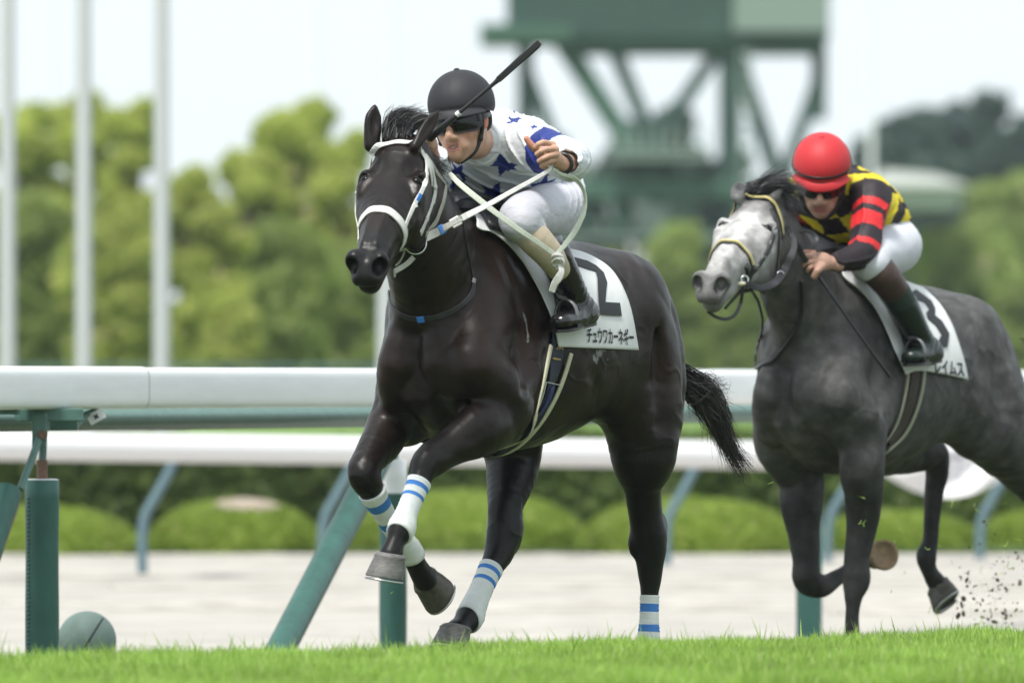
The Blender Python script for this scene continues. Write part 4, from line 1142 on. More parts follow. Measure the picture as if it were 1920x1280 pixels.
for f_, l_ in ((-.42, -.02), (-.28, -.11), (-.16, .05)):
    p = fs.snap(np.array([[f_, l_, 1.9]]) * 1.0, 0, 30)[0]; SC.append((p, fs.grad(p[None], .03)[0], .05, l_ * 9))
BL = np.array([.018, .034, .20]); WH = np.array([.62, .65, .68])
def silk1(P):
    c = np.tile(WH, (len(P), 1))
    for p, N, r_, ro in SC: c[star_in(P, p, N, r_, ro)] = BL
    for S_, E_ in ((SL, EL), (SR, ER)):
        ax = E_ - S_; t = ((P - S_) @ ax) / (ax @ ax); d = np.linalg.norm(P - (S_ + np.clip(t, 0, 1)[:, None] * ax), axis=1)
        c[(t > .38) & (t < .72) & (d < .095)] = BL
    return c
fmesh('silks', fs, fr1, M_silk1, j1, silk1, folds1, 0)
V, Fc = torus(NB1 * .3 + XF1(-.07, 0, -.085) * .7, unit(XF1(-.07, 0, -.085) - NB1), .066, .009, 30, 8); mesh('collar', fr1.toworld(V), Fc, M_white, j1)
def breeches(fr, L, pe, wa, hip, kn, low, m, parent, rr, right=None, h=.0048):
    fd = Field(*bounds([pe, wa, hip, kn, low, mir(hip), mir(kn), mir(low) - [.15, 0, 0]], .17), .007 if QUICK else h)
    fd.tube([wa, pe], [.105, .12], [.075, .095], side=(0, 1, 0), k=.05)
    for sg in (1, -1):
        q = lambda p: MR(p, sg)
        fd.tube([q(pe * .5 + hip * .5), q(hip), q(hip * .5 + kn * .5), q(kn), q(low)], rr, k=.05, n=3)
    hipk = unit(kn - hip)
    def disp(P):
        g_ = 1 - np.abs(np.sin((P @ unit(hipk + np.array([0, .2, .9]))) * 78 + 1.8 * wobble(P, 14, 6)))
        near = np.exp(-(np.linalg.norm(np.abs(P) * [0, 1, 0] + P * [1, 0, 1] - (pe * .35 + hip * .65), axis=1) / .19) ** 2)
        return .0095 * g_ ** 3 * near + .0018 * wobble(P, 30, 1)
    return fmesh('breeches', fd, fr, m, parent, None, disp)
breeches(fr1, L1, PE, WA, L1(1046, 386, .115), KN, L1(992, 432, .255), M_breech, j1, [.088, .088, .080, .070, .057])
def leg_lower(fr, pts, rr, name, m, parent, disp=None, h=.0045):
    for sg in (1, -1):
        P_ = [MR(p, sg) for p in pts]; fd = Field(*bounds(P_, .09), h); fd.tube(P_, rr, k=.005)
        fmesh(name, fd, fr, m, parent, None, disp)
def boots(fr, shaft, heel, toe, rr, m, parent, h=.004):
    for sg in (1, -1):
        q = lambda p: MR(p, sg)
        P_ = [q(p) for p in shaft]; fd = Field(*bounds(P_ + [q(heel), q(toe)], .09), h)
        fd.tube(P_, rr, k=.02)
        fw = unit(q(toe) - q(heel)); dn = np.array([0, 0, -1.])
        fd.tube([q(heel) + dn * .0, q(heel) * .55 + q(toe) * .45, q(toe)], [.038, .044, .036], [.036, .036, .026], side=np.cross(fw, dn), k=.03)
        fd.ell(P_[-1] + (q(heel) - P_[-1]) * .5, (.04, .038, .04), k=.03)
        b_ = lambda P: .0050 * (1 - np.abs(np.sin((P @ unit(P_[-1] - P_[0])) * 120 + 2 * wobble(P, 18, 7)))) ** 2 * np.exp(-(np.linalg.norm(P - P_[-1], axis=1) / .09) ** 2) + .0006 * wobble(P, 40, 2)
        bo = fmesh('boot', fd, fr, m, parent, None, b_)
        S_ = []; sdv = unit(np.cross(fw, dn))
        V = []; Fc = []; st_ = np.linspace(-.035, np.linalg.norm(q(toe) - q(heel)) + .03, 14); n = len(st_)
        for z_ in (-.024, -.034):
            for t in st_:
                tt = (t - st_[0]) / (st_[-1] - st_[0]); wd = .036 * (max(0, 1 - (2 * tt - 1) ** 6)) ** .5 * (1 - .25 * math.exp(-((tt - .42) / .15) ** 2)) + .001
                for e in (-1, 1): V.append(q(heel) + fw * t + sdv * wd * e + dn * -z_ * 1.0 + dn * 0.0)
        k_ = 2 * n
        for i in range(n - 1):
            a_ = 2 * i; Fc += [(a_, a_ + 1, a_ + 3, a_ + 2), (a_ + k_, a_ + 2 + k_, a_ + 3 + k_, a_ + 1 + k_), (a_, a_ + 2, a_ + 2 + k_, a_ + k_), (a_ + 1, a_ + 1 + k_, a_ + 3 + k_, a_ + 3)]
        Fc += [(0, k_, k_ + 1, 1), (k_ - 2, k_ - 1, 2 * k_ - 1, 2 * k_ - 2)]
        mesh('sole', fr.toworld(np.array(V)), Fc, M_black, bo, smooth=False)
leg_lower(fr1, [L1(985, 428, .25), L1(1003, 448, .275), L1(1030, 478, .30), L1(1048, 500, .302)], [.052, .053, .047, .044], 'calf_wrap', M_beige, j1, lambda P: .0012 * wobble(P, 30, 4))
boots(fr1, [L1(1042, 478, .30), L1(1056, 505, .303), L1(1074, 545, .305), L1(1086, 576, .305)], L1(1100, 590, .305), L1(1052, 602, .33), [.050, .047, .043, .042], M_boot, j1)
he = helmet(fr1, hc1, w1, s1, u1, M_cap1, j1)
goggles(fr1, hc1, w1, s1, u1, j1)
def chinstrap(fr, X, parent, m=M_black, r_=.0045):
    for q in (-1, 1):
        P = [X(.022, q * .082, .02), X(.026, q * .078, -.03), X(.032, q * .066, -.07), X(.045, q * .045, -.108), X(.058, 0, -.132)]
        V, Fc = tubemesh(P, r_, r_ * 1.8, n=8, sm=5); o = mesh('chin_strap', fr.toworld(V), Fc, m, parent)
        V, Fc = ico(X(.030, q * .070, -.064), (.009, .008, .013), None, 10, 8); mesh('buckle', fr.toworld(V), Fc, m, o)
chinstrap(fr1, XF1, j1)
V, Fc = tubemesh([XF1(-.075, .03, -.045), XF1(-.06, .06, -.03), XF1(-.045, .074, .0), XF1(-.03, .074, .02)], [.012, .012, .010, .006], n=8, sm=4); mesh('hair', fr1.toworld(V), Fc, M_hair_dark, j1)
# watch on the left wrist
V, Fc = torus(WR + (WR - CU) * .02 + (PAL - WR) * -.15, WR - CU, .030, .0065, 30, 8); mesh('wristband', fr1.toworld(V), Fc, M_black, j1)

# ================================================================ horse 2, grey
fr2 = Frame(1565, 41.0, 60); L2 = fr2.L
D2 = -.102
V2_ = lambda f, l, z: np.array([float(f) + .10 * min(0., float(f) + .4) / .6, float(l), z + D2])
E_ = dict(P=[V2_(.10, -.18, .84), L2(1500, 890, -.165), L2(1502, 940, -.15), L2(1507, 1000, -.14), L2(1511, 1050, -.13), L2(1513, 1085, -.13), L2(1540, 1098, -.13), L2(1570, 1082, -.13), L2(1595, 1068, -.13), L2(1612, 1058, -.13), L2(1626, 1048, -.13), L2(1638, 1040, -.13)],
          r=[.08, .085, .078, .060, .048, .052, .040, .028, .030, .036, .03, .036], r2=[.10, .095, .082, .064, .052, .056, .042, .03, .032, .037, .03, .036], k=.03)
F_ = dict(P=[V2_(.14, .19, .86), L2(1616, 880, .19), L2(1619, 930, .165), L2(1616, 990, .145), L2(1607, 1045, .13), L2(1606, 1085, .13), L2(1600, 1115, .13), L2(1598, 1145, .13), L2(1598, 1190, .13), L2(1598, 1220, .13), L2(1592, 1245, .13)],
          r=[.08, .078, .068, .056, .046, .050, .034, .026, .028, .036, .036], r2=[.10, .09, .075, .060, .050, .054, .038, .03, .031, .036, .036], k=.03)
G_ = dict(P=[V2_(-.55, -.16, .84), L2(1690, 848, -.165), L2(1725, 850, -.15), L2(1754, 852, -.13), L2(1757, 885, -.13), L2(1751, 925, -.13), L2(1748, 970, -.13), L2(1744, 1015, -.13), L2(1737, 1045, -.13), L2(1744, 1072, -.13), L2(1758, 1095, -.13)],
          r=[.12, .080, .062, .048, .044, .036, .032, .031, .038, .031, .037], r2=[.12, .084, .068, .054, .048, .040, .034, .032, .04, .031, .037], k=.03)
H_ = dict(P=[V2_(-.84, .165, .90), L2(1880, 830, .17), L2(1925, 890, .15), L2(1975, 950, .14), L2(2010, 1040, .13), L2(2035, 1130, .13), L2(2045, 1180, .13), L2(2060, 1230, .13)],
          r=[.12, .11, .085, .058, .045, .032, .038, .036], k=.04)
hn2, hs2, hb2 = head_axes(fr2, 20, 27, 4)
hp2 = fr2.Q(1420, 374, -.60)
TR2 = (tuple(f + .10 * min(0., f + .4) / .6 for f in TR[0]), tuple(np.array(TR[1])), TR[2], tuple(np.array(TR[3]) * 1.0))
S2 = dict(trunk=TR2,
    thighs=[([V2_(-.76, .12, 1.18), V2_(-.80, .15, 1.02), V2_(-.84, .165, .90), L2(1880, 830, .17)], [.13, .15, .14, .12]),
            ([V2_(-.66, .12, 1.12), V2_(-.62, .15, .99), V2_(-.72, .17, .88)], [.12, .12, .10], .09),
            ([V2_(-.74, -.12, 1.13), V2_(-.62, -.15, .98), V2_(-.55, -.16, .84)], [.13, .14, .12]),
            ([V2_(-.88, .11, 1.15), V2_(-.96, .13, 1.0), V2_(-.98, .145, .84)], [.08, .10, .07])],
    shoulder=[V2_(.235, -.095, 1.01), V2_(.29, .165, 1.01)],
    elbow=[V2_(.11, -.17, .86), V2_(.14, .18, .88)],
    neck=[(V2_(-.02, 0, 1.24), .12, .18), (V2_(.12, .0, 1.25), .145, .215), (V2_(.26, .02, 1.34), .120, .180), (V2_(.40, .035, 1.44), .105, .16), (V2_(.52, .045, 1.56), .086, .13), (V2_(.59, .045, 1.65), .078, .10)],
    legs=dict(E=E_, F=F_, G=G_, H=H_), head=(hp2, hn2, hs2, hb2), hs=1.03, rear=.10,
    ears=[(fr2.Q(1384, 366, -.60), fr2.Q(1388, 342, -.50), fr2.vloc((.1, -.9, .4))), (fr2.Q(1456, 370, -.60), fr2.Q(1484, 352, -.50), fr2.vloc((.1, -.7, -.3)))],
    grooves=[([V2_(.38, .0, 1.10), V2_(.40, 0, .98), V2_(.34, 0, .86)], .024, .03), ([V2_(.30, -.20, .90), V2_(.37, -.13, .89), V2_(.40, -.05, .86)], .012, .035),
             ([V2_(.02, .245, 1.18), V2_(.06, .27, 1.05), V2_(.16, .27, .97)], .012, .04)])
fd2, ch2, X2 = horse_field(fr2, 1.366, S2, HR * 1.12)
fd2.smooth(1)
Vb, Qb = fd2.net(); Vb = fd2.snap(Vb, 0, 2)
Vb = Vb + fd2.grad(Vb, .01) * (.0024 * wobble(Vb, 26, 4))[:, None]
Vb = Vb + fd2.grad(Vb, .01) * relief(Vb, 60, 1.2)[:, None]
def coat_grey(P):
    n_ = wobble(P, 11, 21); n2 = wobble(P, 30, 22)
    n3 = wobble(P, 70, 23); c = .060 * (1 + .40 * n_ + .40 * n2 + .25 * n3)
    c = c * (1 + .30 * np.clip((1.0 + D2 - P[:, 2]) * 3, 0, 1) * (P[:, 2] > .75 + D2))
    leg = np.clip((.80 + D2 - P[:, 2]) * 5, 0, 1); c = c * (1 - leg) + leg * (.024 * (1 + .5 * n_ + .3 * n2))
    X = P - hp2; a_ = X @ hn2; s_ = X @ hs2; b_ = X @ hb2
    hd = np.clip((a_ + .02) * 7, 0, 1) * np.clip((.25 - b_) * 9, 0, 1) * (P[:, 0] > .45)
    blaze = np.exp(-((s_ + .01 * np.sin(a_ * 20)) / .034) ** 2) * np.clip((a_ - .03) * 12, 0, 1) * np.clip((.50 - a_) * 8, 0, 1)
    spots = .30 + .20 * wobble(P, 24, 33) + .15 * wobble(P, 60, 34)
    face_ = np.clip(spots * 1.0, .05, .55) * np.clip(1 - (b_ - .10) * 5, .30, 1) + .26 * blaze * (b_ < .08)
    muz = np.clip((a_ - .52) * 14, 0, 1); face_ = face_ * (1 - muz) + muz * (.11 + .07 * n2)
    nos = np.minimum(*[np.linalg.norm(P - X2(.595, q * .046, .038), axis=1) for q in (-1, 1)]); face_ = np.where(nos < .027, .012, np.where(nos < .038, .09, face_))
    eye_ = np.minimum(*[np.linalg.norm(P - X2(.158, q * .0765, .030), axis=1) for q in (-1, 1)]); face_ = np.where(eye_ < .024, .03, face_)
    c = c * (1 - hd) + hd * face_
    out = np.stack([c * 1.01, c * .985, c * .97], 1)
    return np.clip(out, .01, .75)
root2 = root('racehorse', np.array([*fr2.O, -.15]), 'steel grey galloping racehorse with pale dappled face and black bridle, trailing on the right', 'horse')
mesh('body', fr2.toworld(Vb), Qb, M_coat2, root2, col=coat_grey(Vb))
eyes(fr2, X2, hn2, hs2, hb2, root2)
hoof('hoof', L2(1638, 1040, -.13), fr2.Q(1657, 1030, .36), fr2.vloc((.1, .3, -1.)), .044, .056, mat('hoof_tan', (.30, .20, .12), .6, var=.3, vscale=40), root2, fr2)
hoof('hoof', L2(1760, 1097, -.13), fr2.Q(1782, 1122, .95), fr2.vloc((-.3, -.5, -1.)), .047, .060, M_hoofd, root2, fr2, M_shoe)
hoof('hoof', L2(1592, 1245, .13), L2(1592, 1245, .13) + VV(.02, 0, -.065), fr2.vloc((-.5, -.8, 0)), .047, .060, M_hoofd, root2, fr2)
hoof('hoof', L2(2060, 1230, .13), L2(2060, 1230, .13) + VV(-.03, 0, -.06), fr2.vloc((-.5, -.8, -.4)), .047, .060, M_hoofd, root2, fr2)
swept(fr2, 'forelock', 1396, 1452, 366, 362, -.565, 2600, M_hair_grey, root2, ex=(25, 75), ey=(-38, 2), cy=(-30, -18), seed=8)
mk_mane(fr2, root2, [[*fr2.Q(1404, 360, -.60), *fr2.vloc((.6, .3, .6)), .10], [*fr2.Q(1425, 354, -.58), *fr2.vloc((.8, .3, .35)), .13], [*fr2.Q(1445, 362, -.56), *fr2.vloc((.9, .3, .1)), .11], [*V2_(.56, .05, 1.70), -1, .7, .0, .09], [*V2_(.44, .035, 1.60), -1, .7, -.1, .07], [*V2_(.28, .02, 1.52), -1, .7, -.3, .06], [*V2_(.12, .0, 1.47), -1, .5, -.5, .04]], 3400, M_hair_grey, 'mane', .024)
mk_tail(fr2, root2, [[*L2(1925, 640, 0), .03], [*L2(1975, 660, .0), .05], [*L2(2020, 700, 0), .06], [*L2(2060, 760, 0), .05], [*L2(2085, 820, 0), .02]], M_hair_grey, 400)

br2 = root('bridle', fr2.toworld(hp2), 'black leather bridle with gold edged browband and noseband on the grey horse', 'bridle')
M_brass = mat('gilt_edging', (.55, .47, .20), .45)
def st2(name, pts, wd, m=M_bleather, th=.005, parent=br2, iso=.001, **k):
    V, Fc = strap(fr2, fd2, pts, wd, th, iso, **k); return mesh(name, V, Fc, m, parent)
bb = [(1353, 396), (1359, 381), (1370, 371), (1387, 367), (1405, 367), (1420, 371), (1434, 380), (1446, 393)]
headring(fr2, fd2, X2, .045, .035, .105, .11, .08, .016, .005, M_bleather, br2, 'browband', math.pi - .35, math.pi * 2 + .35); headring(fr2, fd2, X2, .045, .035, .105, .11, .08, .009, .008, M_brass, br2, 'browband_edging', math.pi - .2, math.pi * 2 + .2)
nb = [(1324, 485), (1329, 471), (1340, 463), (1353, 462), (1366, 467), (1380, 478), (1393, 491), (1398, 497)]
headring(fr2, fd2, X2, .335, .0, .085, .085, .07, .018, .005, M_bleather, br2, 'noseband'); headring(fr2, fd2, X2, .335, .0, .085, .085, .07, .010, .009, M_brass, br2, 'noseband_edging', math.pi - .1, math.pi * 2 + .1)
st2('cheek_strap', [(1447, 392), (1454, 415), (1452, 440), (1443, 465), (1428, 488), (1415, 508), (1405, 520)], .018)
st2('throat_strap', [(1449, 394), (1458, 420), (1460, 450), (1457, 490), (1455, 520)], .010)
for p in ((1452, 436), (1446, 456), (1432, 483), (1420, 500)): st2('buckle', [(p[0], p[1] - 4), (p[0] - 2, p[1] + 4)], .022, mat('dull_buckle', (.25, .25, .25), .5, metal=.6), .005)
st2('jaw_strap', [(1398, 498), (1402, 515), (1400, 535), (1392, 548)], .024, th=.008)
yb2 = float(fr2.toworld(fr2.hit(fd2, [(1388, 530)], 0.0))[0][1]) - fr2.O[1]
V, Fc = torus(fr2.toworld(fr2.Q(1396, 524, yb2 - .01)), (.3, -1, .1), 7 * 40 / F, .0035, 24); mesh('bit_ring', V, Fc, M_steel, br2)
V, Fc = tubemesh([fr2.toworld(fr2.Q(x, 532, yb2 - .015)) for x in (1376, 1382, 1392, 1398)], [.006, .008, .008, .005]); mesh('mouthpiece', V, Fc, M_cream, br2)
free('hanging_rope', [(1326, 583, -1.02), (1342, 594, -1.0), (1362, 598, -.98), (1378, 590, -.95), (1388, 570, -.92), (1392, 548, yb2 - .01)], .012, .006, M_bleather, br2, fr=fr2)
rn2 = root('reins', fr2.toworld(fr2.Q(1470, 500, -.7)), 'black leather reins looping from the bit of the grey horse to its rider', 'reins')
free('rein', [(1398, 532, yb2 - .02), (1425, 540, yb2 + .02), (1450, 532, yb2 + .06), (1468, 510, -.72), (1484, 480, -.70), (1489, 455, -.66), (1480, 432, -.60), (1470, 425, -.55)], [.02, .022, .026, .028, .026, .022, .018, .014], .006, M_gleather if False else M_bleather, rn2, fr=fr2)
free('rein', [(1478, 430, -.62), (1488, 448, -.62), (1500, 470, -.60), (1512, 492, -.58)], .020, .006, M_bleather, rn2, fr=fr2)
free('rein_loop', [(1487, 440, -.50), (1505, 432, -.48), (1525, 438, -.47), (1532, 452, -.48), (1520, 464, -.50), (1500, 462, -.52), (1492, 452, -.53)], .013, .006, M_bleather, rn2, fr=fr2)
V, Fc = torus(fr2.toworld(fr2.Q(1463, 516, -.74)), (.5, -1, 0), 7.5 * 40 / F, .003, 24); mesh('ring', V, Fc, M_steel, rn2)
ns2 = root('neck_strap', fr2.toworld(L2(1450, 680, 0)), 'long black neck strap hanging loose round the neck of the grey horse', 'strap')
st2('strap', [(1502, 525), (1504, 560), (1500, 598), (1484, 632), (1462, 662), (1438, 682), (1412, 690), (1398, 660), (1389, 625), (1387, 600)], .013, th=.009, parent=ns2, iso=.004)
nc2 = root('number_cloth', fr2.toworld(L2(1750, 620, .2)), 'white number cloth with partly hidden figure under the saddle of the grey horse', 'number cloth')
fc2 = [V2_(-.05, -.02, 1.47), (1578, 512), (1612, 545), (1640, 578), (1662, 622), (1678, 660), (1692, 690), (1697, 702)]
mc2 = [V2_(-.30, -.02, 1.43), (1660, 515), (1690, 560), (1712, 605), (1725, 650), (1728, 680), (1728, 695)]
rc2 = [V2_(-.57, -.02, 1.42), (1696, 520), (1728, 540), (1758, 568), (1782, 605), (1800, 655), (1813, 711)]
V, Fc = patch(fr2, fd2, [fc2, mc2, rc2], .012, 60, 80, flute=.0022); mesh('cloth', V, Fc, M_cloth, nc2)
V2, F2 = poly_mesh([(0, .0), (.10, -.03), (.30, .06), (.52, .16), (.62, .30), (.60, .42), (.80, .52), (1.0, .74), (.92, .98), (.70, 1.02), (.40, .90), (.36, .78), (.66, .88), (.76, .76), (.60, .60), (.36, .48), (.34, .38), (.44, .32), (.32, .20), (.02, .14)])
decal('figure', V2, F2, [(1712, 545), (1776, 548), (1782, 652), (1722, 648)], fr2, fd2, .0205, M_ink, nc2)
V2, F2 = text_mesh('レイムス'); decal('lettering', V2, F2, [(1752, 672), (1806, 678), (1809, 706), (1755, 700)], fr2, fd2, .0205, M_ink, nc2)
sd2 = root('saddle', fr2.toworld(L2(1640, 530, 0)), 'small black racing saddle with dark brown girth on the grey horse', 'saddle')
sf2 = [V2_(.0, 0, 1.50), (1600, 512), (1635, 535), (1662, 570), (1684, 615), (1698, 660)]; sr2 = [V2_(-.33, 0, 1.45), (1665, 520), (1690, 560), (1712, 600), (1722, 640), (1728, 680)]
V, Fc = patch(fr2, fd2, [sf2, sr2], .022, 16, 30, th=.012); mesh('flap', V, Fc, M_bleather, sd2)
V, Fc = patch(fr2, fd2, [[mir(p) if len(p) == 3 else mir(fr2.hit(fd2, [p], .022)[0]) for p in sr2], [mir(p) if len(p) == 3 else mir(fr2.hit(fd2, [p], .022)[0]) for p in sf2]], .022, 16, 30, th=.012); mesh('flap', V, Fc, M_bleather, sd2)
V, Fc = tubemesh([V2_(.06, 0, 1.50), V2_(.0, 0, 1.525), V2_(-.12, 0, 1.495), V2_(-.25, 0, 1.475), V2_(-.36, 0, 1.50), V2_(-.40, 0, 1.485)], [.03, .07, .09, .10, .09, .03], [.012, .02, .02, .02, .02, .012], side=(0, 1, 0), n=20, sm=4)
mesh('seat', fr2.toworld(V), Fc, M_bleather, sd2)
M_gbrown = mat('girth_brown', (.045, .034, .026), .7); M_gsage = mat('girth_sage', (.30, .31, .23), .8)
def g2(px, wd, m, iso, th, name):
    l_ = [fr2.hit(fd2, [p], iso)[0] for p in px]; l_ = [p if p[0] < -.085 + .45 * p[1] else fd2.snap(np.array([VV(-.085 + .45 * p[1], p[1], p[2])]), iso)[0] for p in l_]
    l_ = l_ + list(fd2.snap(np.array([V2_(-.085, .0, .735), V2_(-.10, -.08, .74)]), iso)) + [mir(p) for p in l_[::-1]]
    V, Fc = strap(fr2, fd2, l_, wd, th, iso, sm=30); mesh(name, V, Fc, m, sd2)
g2([(1718, 670), (1716, 710), (1710, 745), (1698, 785), (1680, 825), (1660, 855)], .05, M_gbrown, .005, .004, 'girth')
g2([(1703, 690), (1700, 725), (1692, 765), (1678, 805), (1660, 838)], .014, M_gsage, .009, .006, 'girth_edge')
g2([(1733, 692), (1730, 725), (1722, 762), (1705, 802), (1682, 838), (1656, 860)], .016, M_gsage, .009, .006, 'girth_edge')

# ---------------------------------------------------------------- rider 2, yellow and black checks
Q2 = fr2.Q
w2, s2, b2 = head_axes(fr2, 6, 30, 2); u2 = -b2
hc2 = Q2(1541, 331, -.20)
fh = Field(*bounds([hc2], .19), .0036 if QUICK else .0028)
XF2 = XW(face(fh, hc2, w2, s2, u2, 1.0), (hc2, w2, s2, u2)); NB2 = L2(1566, 356, 0); fh.tube([XF2(-.02, 0, -.03), XF2(-.07, 0, -.07), XF2(-.07, 0, -.07) * .5 + NB2 * .5], [.056, .054, .056], k=.03)
SL2, EL2, WR2 = L2(1636, 368, .185), L2(1618, 472, .24), L2(1560, 493, .20)
SR2, ER2, WRR = L2(1500, 372, -.165), L2(1472, 425, -.21), L2(1505, 490, -.09)
PAL2 = L2(1540, 490, .175); dY2 = float(fr2.toworld(PAL2)[1]) - 41
fl = Field(*bounds([PAL2], .14), .0030 if QUICK else .0024)
def seg2(*p): return [Q2(x, y, dY2 + d) for x, y, d in p]
hand(fl, WR2, PAL2, [seg2((1526, 476, -.01), (1512, 472, -.02), (1500, 476, -.02), (1494, 480, -.01)), seg2((1524, 482, -.02), (1510, 480, -.035), (1500, 486, -.03)), seg2((1524, 490, -.02), (1513, 492, -.035), (1506, 499, -.025)), seg2((1526, 496, -.015), (1518, 502, -.03), (1514, 508, -.02))],
     seg2((1540, 500, -.02), (1532, 508, -.035), (1527, 518, -.03)), fr2.vloc((0, .3, 1.)), rp=(.019, .034, .036))
PE2, WA2, CH2 = L2(1664, 455, 0), L2(1632, 425, 0), L2(1588, 385, 0)
KN2, AN2 = L2(1632, 488, .235), L2(1735, 645, .30)
fb = Field(*bounds([SL2, EL2, SR2, ER2, PE2, KN2, AN2, mir(KN2), mir(AN2), WR2], .2), .008)
fb.tube([XF2(-.06, 0, -.06), L2(1568, 362, 0), CH2, WA2, PE2], [.052, .085, .12, .11, .10], [.050, .05, .085, .075, .08], side=(0, 1, 0), k=.05)
fb.tube([SL2, EL2, WR2], [.048, .036, .024], k=.04, n=1); fb.tube([SR2, ER2, WRR], [.048, .036, .024], k=.04, n=1)
for sg in (1, -1):
    m_ = lambda p: MR(p, sg)
    fb.tube([m_(L2(1682, 460, .115)), m_(KN2), m_(L2(1690, 555, .285)), m_(AN2)], [.075, .045, .034, .026], k=.03, n=1); fb.tube([m_(AN2), m_(L2(1728, 658, .31))], [.022, .018], k=.01)
j2 = root('person', fr2.toworld(PE2), 'jockey in yellow and black checked silks and red helmet on the grey horse', 'person')
merged('body', [(fh, 0), (fl, 0), (fb, 1)], fr2, M_skin, j2, skincol((.42, .25, .19), XF2, lip=(.38, .14, .13)))
fs2 = Field(*bounds([SL2, EL2, SR2, ER2, WA2, CH2, XF2(-.05, 0, -.1), WRR, L2(1575, 491, .21)], .19), .0065 if QUICK else .0046)
fs2.tube([L2(1640, 425, 0), L2(1618, 402, 0), CH2, L2(1562, 362, .0)], [.135, .160, .178, .13], [.105, .120, .128, .095], side=(0, 1, 0), k=.04)
fs2.tube([L2(1572, 362, 0), NB2, NB2 * .4 + XF2(-.08, 0, -.08) * .6], [.10, .09, .069], k=.03)
fs2.tube([L2(1605, 358, .08), SL2, SL2 * .5 + EL2 * .5, EL2, L2(1572, 489, .21)], [.070, .068, .055, .050, .034], k=.035)
fs2.tube([L2(1530, 365, -.05), SR2, ER2, WRR], [.07, .074, .058, .034], k=.04)
fs2.smooth(1)
YE = np.array([.62, .50, .025]); BK = np.array([.020, .014, .018]); RD = np.array([.56, .022, .026])
def silk2(P):
    ax = unit(PE2 - CH2); t = (P - CH2) @ ax; up = unit(np.array([0, 0, 1.]) - ax * ax[2]); sd_ = np.cross(ax, up)
    d = P - CH2; a_ = np.arctan2(d @ sd_, d @ up)
    jig = .006 * np.sin(a_ * 9) + .004 * wobble(P, 40, 8)
    ck = (np.floor((t + jig) / .086 + 40.35).astype(int) + np.floor((a_ + .1 * wobble(P, 20, 7)) / (2 * math.pi / 8) + 20.5).astype(int)) % 2
    c = np.where(ck[:, None] == 0, YE, BK)
    for S_, E2, W2 in ((SL2, EL2, WR2), (SR2, ER2, WRR)):
        ax = E2 - S_; t = ((P - S_) @ ax) / (ax @ ax); da = np.linalg.norm(P - (S_ + np.clip(t, 0, 1)[:, None] * ax), axis=1)
        ax2 = W2 - E2; t2 = ((P - E2) @ ax2) / (ax2 @ ax2); db = np.linalg.norm(P - (E2 + np.clip(t2, 0, 1)[:, None] * ax2), axis=1)
        arm = ((da < .088) & (t > -.12)) | ((db < .085) & (t2 > 0)); tt = t + .03 * wobble(P, 25, 3)
        rr = ((tt > .22) & (tt < .34)) | ((tt > .44) & (tt < .66)) | ((tt > .87) & (tt < .98)); low = (db < da) & (t2 > .12)
        c = np.where(arm[:, None], np.where((rr & ~low)[:, None], RD, BK), c)
    return c
def folds2(P):
    c_ = 1 - np.abs(np.sin((P @ unit((.4, .7, .5))) * 62 + 2.5 * wobble(P, 13, 5)))
    return .0035 * wobble(P, 30, 12) + .0095 * c_ ** 4
fmesh('silks', fs2, fr2, M_silk2, j2, silk2, folds2, 0)
V, Fc = torus(NB2 * .3 + XF2(-.08, 0, -.08) * .7, unit(XF2(-.08, 0, -.08) - NB2), .066, .009, 30, 8); mesh('collar', fr2.toworld(V), Fc, mat('collar_yellow', tuple(YE), .5), j2)
breeches(fr2, L2, PE2, WA2, L2(1678, 462, .115), KN2, L2(1646, 502, .25), M_breech2, j2, [.092, .095, .090, .076, .058], h=.0055)
leg_lower(fr2, [L2(1640, 500, .25), L2(1658, 520, .275), L2(1686, 556, .29)], [.064, .060, .050], 'calf_sleeve', M_brown, j2)
leg_lower(fr2, [L2(1680, 548, .288), L2(1702, 585, .295)], [.053, .050], 'sock', mat('sock_green', (.012, .030, .020), .7), j2)
boots(fr2, [L2(1694, 572, .292), L2(1708, 600, .297), L2(1724, 630, .30), L2(1735, 650, .30)], L2(1750, 662, .30), L2(1708, 668, .32), [.054, .050, .044, .042], M_boot2, j2)
helmet(fr2, hc2, w2, s2, u2, M_cap2, j2, band=M_black, rim=M_cap2)
goggles(fr2, hc2, w2, s2, u2, j2)
V, Fc = tubemesh([XF2(.02, q * .078, .0) if i == 0 else XF2(*p) for q in (1,) for i, p in enumerate([(0, 0, 0), (.035, .068, -.06), (.055, .045, -.105), (.065, 0, -.132), (.055, -.045, -.105), (.035, -.068, -.06), (.02, -.078, 0)])], .008, .016, n=8, sm=4)
mesh('chin_guard', fr2.toworld(V), Fc, M_black, j2)
wp2 = root('whip', fr2.toworld(Q2(1600, 610, dY2)), 'thin black whip pointing down along the shoulder of the grey horse', 'whip')
V, Fc = tubemesh([fr2.toworld(Q2(1512, 488, dY2 - .0)), fr2.toworld(Q2(1532, 512, dY2 - .02)), fr2.toworld(L2(1600, 612, .32)), fr2.toworld(L2(1668, 706, .36))], [.009, .008, .0048, .006], n=10); mesh('shaft', V, Fc, M_black, wp2)
